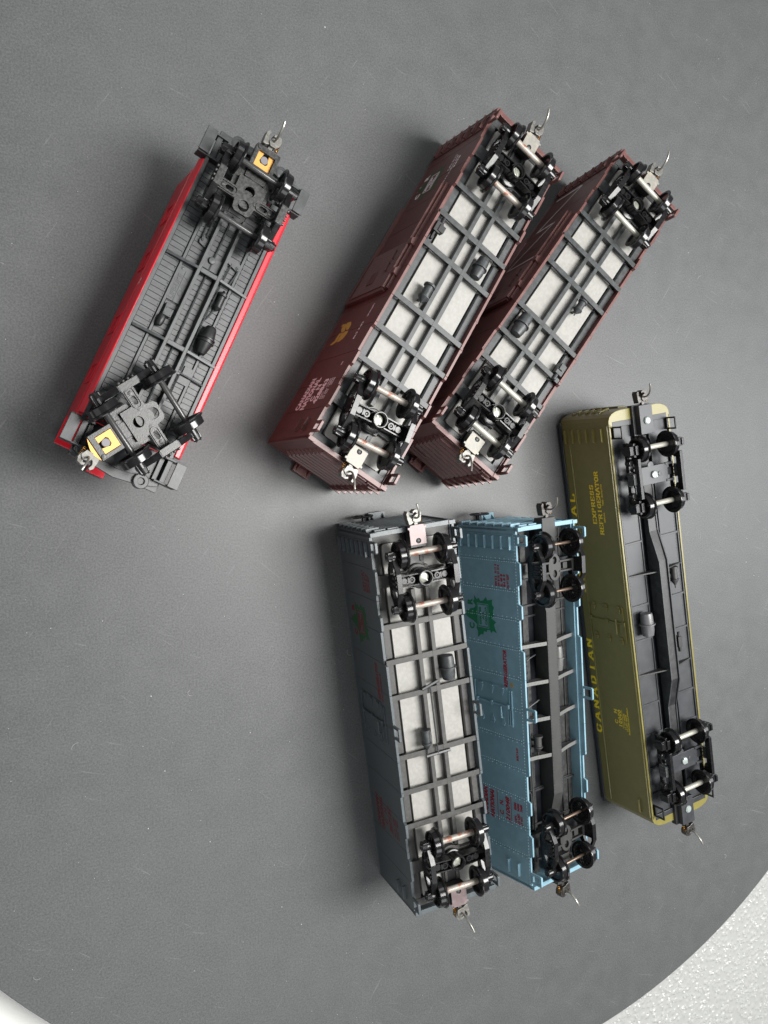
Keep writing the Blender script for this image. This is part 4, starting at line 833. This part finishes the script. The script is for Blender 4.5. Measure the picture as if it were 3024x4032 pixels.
# ================================================================== red caboose
W = 33.0; Hs = 31.0
ps = (82.12, 52.26, 1.1327, 0.0011, 2.05)
r_ = car_empty('caboose', 'red model caboose, upside down, with plank floor and one truck turned askew', 'model caboose', ps)
for s in (1, -1):
    MB().box(-45.4, 45.4, min(s * 16.5, s * 15.4), max(s * 16.5, s * 15.4), 0.6, Hs - 1.6).build('side_wall', redp, r_, .2)
    MB().prism([(s * 16.4, Hs - 4.2), (s * 17.3, Hs - 3.0), (s * 17.3, Hs - 2.2), (s * 16.3, Hs - .1), (s * (15.9 if s > 0 else 14.6), Hs - .1), (s * (16.0 if s > 0 else 14.4), Hs - 3)], -45.6, 45.6, 'x').build('side_sill', redp, r_, .25, True)
    MB().tube([(-45, s * 16.55, 20), (45, s * 16.55, 20)], .35, 6).build('belt_rail', redp, r_, 0, True)
    for u in (-30, -12, 12, 30):
        q = shape([[(u - 3.6, 8), (u + 3.6, 8), (u + 3.6, 17), (u - 3.6, 17)], [(u - 2.8, 8.8), (u - 2.8, 16.2), (u + 2.8, 16.2), (u + 2.8, 8.8)]], .5, Matrix(((1, 0, 0, 0), (0, 0, -1, s * 16.6), (0, 1, 0, 0), (0, 0, 0, 1)))); q.build('window_frame', redp, r_, .06)
for e in (1, -1):
    MB().box(*sorted((e * 45.4, e * 44.2)), -15.6, 15.6, .6, Hs - 1.2).build('end_wall', redp, r_, .15)
MB().prism([(-16.5, 1.2), (-16.5, .3), (-9, -1.4), (0, -1.9), (9, -1.4), (16.5, .3), (16.5, 1.2)], -54.8, 45.6, 'x').build('roof', redp, r_, .2)
MB().box(-59.0, 46.0, -3.1, 3.1, -1.9, -.9).build('running_board', redp, r_, .1)
strip(r_, [(-6, 13.6), (-2, 13.6)], .02, 16.6, white_ink); print_text(r_, '79', 1.0, 3.4, 21.8, 1.7, 16.62, white_ink)
print_text(r_, 'CANADIAN NATIONAL', -4.5, 9.5, 23.2, 1.1, 16.6, white_ink)
z = Hs
MB().box(-46, 46, -15.2, 15.2, z - 2.6, z - 1.2).build('floor', mat('caboose_groove_dark', (.03, .031, .032), .5), r_)
q = MB()
u = -45.0
while u < 45:
    for (a, b) in ((9.6, 14.5), (5.0, 8.2), (3.9, 5.0), (-2.4, 2.4), (-5.0, -3.9), (-8.2, -5.0), (-13.1, -9.6)):
        q.box(u + .09, u + 1.72, a, b, z - 1.3, z - .82 + rnd.uniform(-.04, .04))
    u += 1.82
q.build('floor_planks', caboose_grey, r_, 0, kind='stuff')
for s in (1, -1):
    MB().box(-47.0, 47.0, *((14.7, 16.0) if s > 0 else (-14.4, -13.2)), z - 1.6, z - .05).build('side_rail', caboose_grey, r_, .12)
    MB().box(-44.0, 44.0, s * 8.9 - .45, s * 8.9 + .45, z - 1.2, z - .15).build('stringer', caboose_grey, r_, .1)
    MB().box(-34.0, 34.0, s * 3.45 - .55, s * 3.45 + .55, z - 1.2, z + 1.9).build('centre_sill', caboose_grey, r_, .12)
    q = MB(); u = -42.0
    while u < 42: q.lathe([(.28, 0), (.2, .2), (0, .22)], (u, s * 9.9, z - .85), (0, 0, 1), 8); u += 1.9
    q.build('rivets', caboose_grey, r_, kind='stuff')
for x in (12.4, -13.6):
    for s in (1, -1):
        q = MB(); q.prism([(s * 4.0, z + 2.0), (s * 14.6, z + .2), (s * 14.6, z - 1.0), (s * 4.0, z - 1.0)], x - .45, x + .45, 'x'); q.build('crossbearer', frame_grey, r_, .08)
    q = MB(); q.box(x - .8, x + .8, -3.0, 3.0, z + 1.1, z + 1.8); q.box(x - .3, x + .3, -2.9, 2.9, z - 1, z + 1.2); q.build('crosstie', caboose_grey, r_, .2)
MB().tube([(-34, .2, z - .1), (34, .2, z - .1)], .28, 6).build('brake_rod', frame_grey, r_, 0, True)
q = MB(); q.tube([(20, -5.6, z), (8, -5.2, z), (-4, -4.9, z), (-30, -5.2, z)], .22, 6); q.tube([(8, -6.4, z), (2, -6.4, z), (0, -5.8, z), (-2.5, -4.6, z)], .22, 6); q.tube([(33, 6.8, z), (22, 6.4, z)], .3, 6); q.tube([(33, 5.4, z), (24, 5.2, z), (22.5, 4.4, z)], .2, 6); q.tube([(20, -8.4, z), (17.5, -8.4, z), (13, -7.6, z)], .3, 6)
q.build('brake_piping', frame_grey, r_, 0, True)
q = MB(); q.prism([(21.4, 7.0), (23, 6.2), (22.6, 4.0), (19.8, 4.2), (20.4, 6.6)], z - 1, z + .1, 'z'); q.lathe([(.7, 0), (.7, .5), (.3, .5), (.3, .8), (0, .8)], (22.0, 5.9, z), (0, 0, 1), 14); q.build('rod_bracket', caboose_grey, r_, .08)
q = MB(); q.prism([(20.8, -8.6), (22, -7.0), (21.8, -4.0), (19.5, -4.2), (18.4, -8.0)], z - 1, z + .1, 'z'); q.lathe([(.8, 0), (.8, .5), (.35, .5), (.35, .8), (0, .8)], (19.4, -8.2, z), (0, 0, 1), 14); q.build('rod_bracket', caboose_grey, r_, .08)
q = MB(); q.box(14.0, 18.6, -2.8, 2.8, z - 1, z - .1); q.lathe([(1.2, 0), (1.2, .6), (1.1, .9), (0, .95)], (17.2, .6, z - .2), (0, 0, 1), 20); q.build('queen_post', caboose_grey, r_, .1)
q = MB(); q.box(-1.0, 11.2, 4.3, 8.5, z - 1.2, z - .25); q.box(-1.0, 9.8, 6.25, 6.45, z - .3, z - .1); q.lathe([(.5, 0), (.5, .15), (0, .2)], (10.2, 7.7, z - .3), (0, 0, 1), 12); q.build('nameplate', caboose_grey, r_, .1)
Xt = Matrix(((1, 0, 0, 0), (0, 1, 0, 0), (0, 0, 1, 0), (0, 0, 0, 1)))
text_mb('LIFE-LIKE', 1.9, Matrix.Translation((-.4, 6.75, z - .2)), sx=1.15, bold=.03, t=.12).build('moulded_lettering', molded, r_)
text_mb('CHINA', 2.1, Matrix.Translation((1.4, 4.5, z - .2)), sx=1.1, t=.12).build('moulded_lettering', molded, r_)
q = MB(); q.lathe([(0, 0), (.9, .3), (1.25, 1.2), (1.3, 3.2), (.9, 4.0), (0, 4.2)], (-10.6, 7.4, z + .8), (1, 0, 0), 20); q.build('valve_body', frame_dark, r_, 0, True)
q = MB(); q.box(-6.6, -3.8, 5.0, 7.9, z - .8, z + 1.4); q.box(-3.8, -2.4, 6.4, 7.9, z - .8, z + .8)
for (a, b) in ((-6.1, 5.5), (-6.1, 7.4), (-4.3, 5.5), (-4.3, 7.4)): q.lathe([(.25, 0), (0, .25)], (a, b, z + 1.38), (0, 0, 1), 8)
q.build('control_valve', frame_grey, r_, .15)
mb = MB(); mb.lathe([(0, 0), (.4, 0), (1.5, 1.3), (1.5, 1.5), (1.15, 1.7), (1.15, 5.2), (1.6, 5.4), (1.6, 6.2), (.7, 6.6), (.3, 7.4), (0, 7.4)], (3.0, -7.0, z + .6), (1, 0, 0), 24); mb.build('brake_cylinder', frame_dark, r_, 0, True)
mb = MB(); mb.lathe([(0, 0), (1.5, .1), (1.8, .8), (2.5, 3.9), (2.9, 4.0), (2.9, 4.4), (2.5, 4.5), (2.5, 5.0), (2.9, 5.1), (2.9, 5.5), (2.5, 5.6), (1.9, 8.9), (1.5, 9.6), (0, 9.8)], (-12.2, -8.0, z + 1.4), (1, 0, 0), 28); mb.build('air_reservoir', frame_dark, r_, 0, True)
q = MB(); q.box(-20.5, -17.6, -8.6, -5.8, z - .8, z - .1); q.box(-23.6, -21.2, -8.8, -5.4, z - .8, z - .1); q.tube([(-20.6, -4.2, z + .3), (-21.0, -13.4, z + .3)], .35, 6); q.lathe([(.8, 0), (.8, .5), (0, .6)], (-20.6, -4.4, z), (0, 0, 1), 14); q.build('hand_brake_lever', caboose_grey, r_, .06)
for e in (1, -1):
    T = Matrix.Identity(4) if e > 0 else rot180()
    MB().box(46.2, 58.6, -14.6, 14.6, z - 4.2, z - 3.2).build('platform', caboose_grey, r_, .15, xf=T)
    MB().prism([(56.6, -14), (58.4, -9), (59.6, 0), (58.4, 9), (56.6, 14), (54.8, 14), (56.6, 0), (54.8, -14)], z - 3.2, z - 1.6, 'z').build('end_beam', caboose_grey, r_, .15, xf=T)
    for (a, b, r) in ((57.2, 8.3, 2.5), (57.4, -8.1, 2.0)):
        if e > 0: pr = [(r, -1.6), (r, -.2), (r * .8, 0), (r * .55, 0), (r * .45, -.8), (0, -.8)]
        else: pr = [(r, -1.6), (r, 1.0), (r * .9, 1.2), (r * .5, 1.2), (r * .4, .4), (0, .4)]
        MB().lathe([(p[0], p[1] + z - 1.4) for p in pr], (a, b, 0), (0, 0, 1), 24).build('buffer_ring', caboose_grey, r_, 0, True, xf=T)
    for s in (1, -1):
        st = MB().box(46.6, 47.4, min(s * 11.5, s * 19.2), max(s * 11.5, s * 19.2), z - 4, z + .6).box(54.8, 55.4, min(s * 11.5, s * 19.0), max(s * 11.5, s * 19.0), z - 4, z + .4).build('stair_side', frame_grey, r_, .1, xf=T)
        for (a, b, zz) in ((15.9, 19.5, 1.6), (13.4, 15.2, -.4), (11.2, 12.8, -2.0)):
            MB().box(47.0, 55.4, min(s * a, s * b), max(s * a, s * b), z + zz - .7, z + zz).build('stair_tread', caboose_grey, st, .15, xf=T)
t1 = truck(r_, 39.2, z + 7.0, 0.0, style='cab', axle='black'); t2 = truck(r_, -39.3, z + 7.0, PI - .56, style='cab', axle='black', v=-.2)
# truck-mounted coupler boxes with copper centring springs
for tt, zb, sw, rich in ((t1, -.6, -.12, 0), (t2, -.2, .25, 1)):
    bx = shape([[(10.2, -4.3), (18.4, -4.3), (18.4, 4.3), (10.2, 4.3)], [(11.2, -2.9), (11.2, 2.9), (16.6, 2.9), (16.6, -2.9)]], 2.6, Matrix.Translation((0, 0, zb - 1.0)))
    bx.box(10.2, 18.3, -4.2, 4.2, zb - 3.0, zb - 2.2); bx.box(5.5, 10.4, -2.5, 2.5, zb - 2.6, zb - 1.6); bx.lathe([(.8, 0), (.8, .25), (0, .3)], (17.5, 3.2, zb + .3), (0, 0, 1), 14)
    b = bx.build('coupler_box', truck_sheen, tt, .12)
    cu_ = [(11.2, -2.8), (11.2, 2.8), (16.6, 2.8), (16.6, .9), (13.9, 1.5), (13.2, .9), (13.2, -.9), (13.9, -1.5), (16.6, -.9), (16.6, -2.8)]
    shape([cu_], .35, Matrix.Translation((0, 0, zb + (.0 if rich else -.9)))).build('centring_spring', copper_sp, tt, .05)
    MB().lathe([(1.35, -1.6), (1.35, .1), (1.2, .25), (0, .25)], (14.6, .0, zb + (.1 if rich else -.8)), (0, 0, 1), 20).build('pivot', mat('grey_pivot', (.16, .15, .16), .45), tt, 0, True)
    if rich: MB().add([(18.6, -3.9, zb + .2), (19.6, -1, zb + .2), (19.9, 1, zb + .2), (18.6, 3.9, zb + .2), (18.6, -3.9, zb - .4), (19.6, -1, zb - .4), (19.9, 1, zb - .4), (18.6, 3.9, zb - .4)], [(0, 1, 2, 3), (7, 6, 5, 4), (0, 4, 5, 1), (1, 5, 6, 2), (2, 6, 7, 3), (3, 7, 4, 0)]).build('spring_tongue', copper_sp, tt)
    h = coupler(tt, 18.6, zb - 1.4, 1, head=coupler_m, swing=sw, pin=(5.4, 1.4 if not rich else .4, 5.4), bare=True)

# ================================================================== round turntable and the white sheet below it
C0 = (246.99, 20.85); R0 = 295.4
tm = bpy.data.materials.new('turntable_charcoal'); tm.use_nodes = True; nt = tm.node_tree; N = nt.nodes; Lk = nt.links; b = N['Principled BSDF']
tc = N.new('ShaderNodeTexCoord')
def noise(scale, det=5, rough=.6, vec=None):
    n = N.new('ShaderNodeTexNoise'); n.inputs['Scale'].default_value = scale; n.inputs['Detail'].default_value = det; n.inputs['Roughness'].default_value = rough
    Lk.new(vec if vec else tc.outputs['Object'], n.inputs['Vector']); return n
def ramp(inp, stops):
    r = N.new('ShaderNodeValToRGB'); e = r.color_ramp.elements
    while len(e) < len(stops): e.new(.5)
    for i, (p, c) in enumerate(stops): e[i].position = p; e[i].color = (*c, 1)
    Lk.new(inp, r.inputs['Fac']); return r
big = noise(14, 3, .5); fine = noise(1500, 4, .75); mid = noise(90, 5, .65)
r1 = ramp(mid.outputs['Fac'], [(.3, (.050, .0525, .054)), (.7, (.062, .065, .066))])
r2 = ramp(fine.outputs['Fac'], [(.35, (.0, .0, .0)), (.78, (.075, .075, .075))])
ad = N.new('ShaderNodeMixRGB'); ad.blend_type = 'ADD'; ad.inputs[0].default_value = 1; Lk.new(r1.outputs[0], ad.inputs[1]); Lk.new(r2.outputs[0], ad.inputs[2])
# thin pale scratches
def scratches(ang, sc_, seed):
    m0 = N.new('ShaderNodeMapping'); m0.inputs['Rotation'].default_value = (0, 0, ang); Lk.new(tc.outputs['Object'], m0.inputs['Vector']); mp = N.new('ShaderNodeMapping'); mp.inputs['Scale'].default_value = (sc_, sc_ * .04, 1); mp.inputs['Location'].default_value = (seed, seed * 1.7, 0)
    Lk.new(m0.outputs[0], mp.inputs['Vector']); n = noise(1.0, 2, .5, mp.outputs[0])
    return ramp(n.outputs['Fac'], [(.715, (0, 0, 0)), (.745, (1, 1, 1))])
acc = ad
for (a, s_, sd) in ((.6, 900, 3.1), (-.9, 1100, 8.7), (1.9, 1000, 5.2)):
    q = scratches(a, s_, sd); mx = N.new('ShaderNodeMixRGB'); mx.blend_type = 'ADD'; mx.inputs[0].default_value = .035
    Lk.new(acc.outputs[0], mx.inputs[1]); Lk.new(q.outputs[0], mx.inputs[2]); acc = mx
Lk.new(acc.outputs[0], b.inputs['Base Color']); b.inputs['Specular IOR Level'].default_value = .5
mr = N.new('ShaderNodeMapRange'); mr.inputs['To Min'].default_value = .42; mr.inputs['To Max'].default_value = .56; Lk.new(mid.outputs['Fac'], mr.inputs['Value']); Lk.new(mr.outputs[0], b.inputs['Roughness'])
bp = N.new('ShaderNodeBump'); bp.inputs['Strength'].default_value = .35; bp.inputs['Distance'].default_value = .0001; Lk.new(fine.outputs['Fac'], bp.inputs['Height']); Lk.new(bp.outputs[0], b.inputs['Normal'])
n = 256
mb = MB(); mb.lathe([(0, 0), (R0 - .6, 0), (R0 - .15, -.15), (R0, -.6), (R0, -4.0), (R0 - 1.5, -4.6), (0, -4.6)], (C0[0], C0[1], 0), (0, 0, 1), n)
tt = mb.build('turntable', tm, None, 0, True); tt['label'] = 'round charcoal grey turntable disc under all the model cars'; tt['category'] = 'turntable'
mb = MB(); mb.lathe([(150, -4.6), (150, -20), (0, -20)], (C0[0], C0[1], 0), (0, 0, 1), 64)
mb.build('turntable_base', frame_dark, tt)

pm = bpy.data.materials.new('embossed_white'); pm.use_nodes = True; nt = pm.node_tree; N = nt.nodes; Lk = nt.links; b = N['Principled BSDF']; tc = N.new('ShaderNodeTexCoord')
b.inputs['Base Color'].default_value = (.36, .365, .355, 1); b.inputs['Roughness'].default_value = .33
vo = N.new('ShaderNodeTexVoronoi'); vo.inputs['Scale'].default_value = 360; vo.inputs['Randomness'].default_value = .85
ns = N.new('ShaderNodeTexNoise'); ns.inputs['Scale'].default_value = 200
mx = N.new('ShaderNodeMixRGB'); mx.inputs[0].default_value = .0016; Lk.new(tc.outputs['Object'], mx.inputs[1]); Lk.new(ns.outputs['Color'], mx.inputs[2]); Lk.new(mx.outputs[0], vo.inputs['Vector'])
rr = N.new('ShaderNodeValToRGB'); rr.color_ramp.interpolation = 'B_SPLINE'; e = rr.color_ramp.elements; e[0].position = .05; e[0].color = (0, 0, 0, 1); e[1].position = .40; e[1].color = (1, 1, 1, 1); x = e.new(.68); x.color = (.55, .55, .55, 1)
Lk.new(vo.outputs['Distance'], rr.inputs['Fac'])
bp = N.new('ShaderNodeBump'); bp.inputs['Strength'].default_value = 1.0; bp.inputs['Distance'].default_value = .0012; Lk.new(rr.outputs[0], bp.inputs['Height']); Lk.new(bp.outputs[0], b.inputs['Normal'])
mb = MB(); mb.box(-900, 1400, -1200, 1200, -24, -20)
g = mb.build('tabletop', pm); g['kind'] = 'structure'
from mathutils import noise as mn
nx, ny = 400, 330; vs = []; fs = []
for j in range(ny + 1):
    for i in range(nx + 1):
        x = 270 + i * .62; y = -390 + j * .62
        dd, _ = mn.voronoi(Vector((x * .36 + .25 * math.sin(y * .3), y * .44, 0.3)))
        h = .62 * math.exp(-((dd[0] - .36) / .13) ** 2) if dd[0] < .36 else .62 * math.exp(-((dd[0] - .36) / .10) ** 2)
        vs.append((x, y, -19.75 + h))
for j in range(ny):
    for i in range(nx): a_ = j * (nx + 1) + i; fs.append((a_, a_ + 1, a_ + nx + 2, a_ + nx + 1))
q = MB(); q.v = vs; q.f = fs
g = q.build('embossed_sheet', mat('embossed_white_sheet', (.34, .345, .335), .30), None, 0, True); g['kind'] = 'structure'
g = MB().box(-700, 150, -900, -60, -19.9, -18.4).build('white_board', mat('white_board', (.82, .82, .79), .6)); g['kind'] = 'structure'

# dust specks, crumbs and lint on the turntable
dm = mat('dust', (.5, .5, .48), .8)
mb = MB()
def inside(x, y): return (x - C0[0]) ** 2 + (y - C0[1]) ** 2 < (R0 - 4) ** 2
for k in range(900):
    x = rnd.uniform(0, 470); y = rnd.uniform(-280, 260)
    if y > -40 and rnd.random() < .35: continue
    if not inside(x, y): continue
    r = rnd.uniform(.06, .17) if rnd.random() < .9 else rnd.uniform(.18, .34); a = rnd.random() * 6; p = []
    for j in range(4): p.append((x + r * math.cos(a + j * PI / 2) * rnd.uniform(.5, 1.3), y + r * math.sin(a + j * PI / 2) * rnd.uniform(.5, 1.3), .01))
    mb.add(p + [(x, y, .01 + r * .8)], [(0, 1, 4), (1, 2, 4), (2, 3, 4), (3, 0, 4)])
d = mb.build('dust', dm, None); d['kind'] = 'stuff'; d['label'] = 'fine pale dust specks scattered over the dark disc'
mb = MB()
for k in range(12):
    x = rnd.uniform(20, 420); y = rnd.uniform(-230, 200)
    if not inside(x, y): continue
    a = rnd.random() * 6; c = rnd.uniform(-.5, .5); p = []; 
    for j in range(8): p.append((x, y, .06)); x += .5 * math.cos(a); y += .5 * math.sin(a); a += c
    mb.tube(p, .03, 4)
d = mb.build('lint', dm, None); d['kind'] = 'stuff'; d['label'] = 'short curled lint fibres lying on the dark disc'
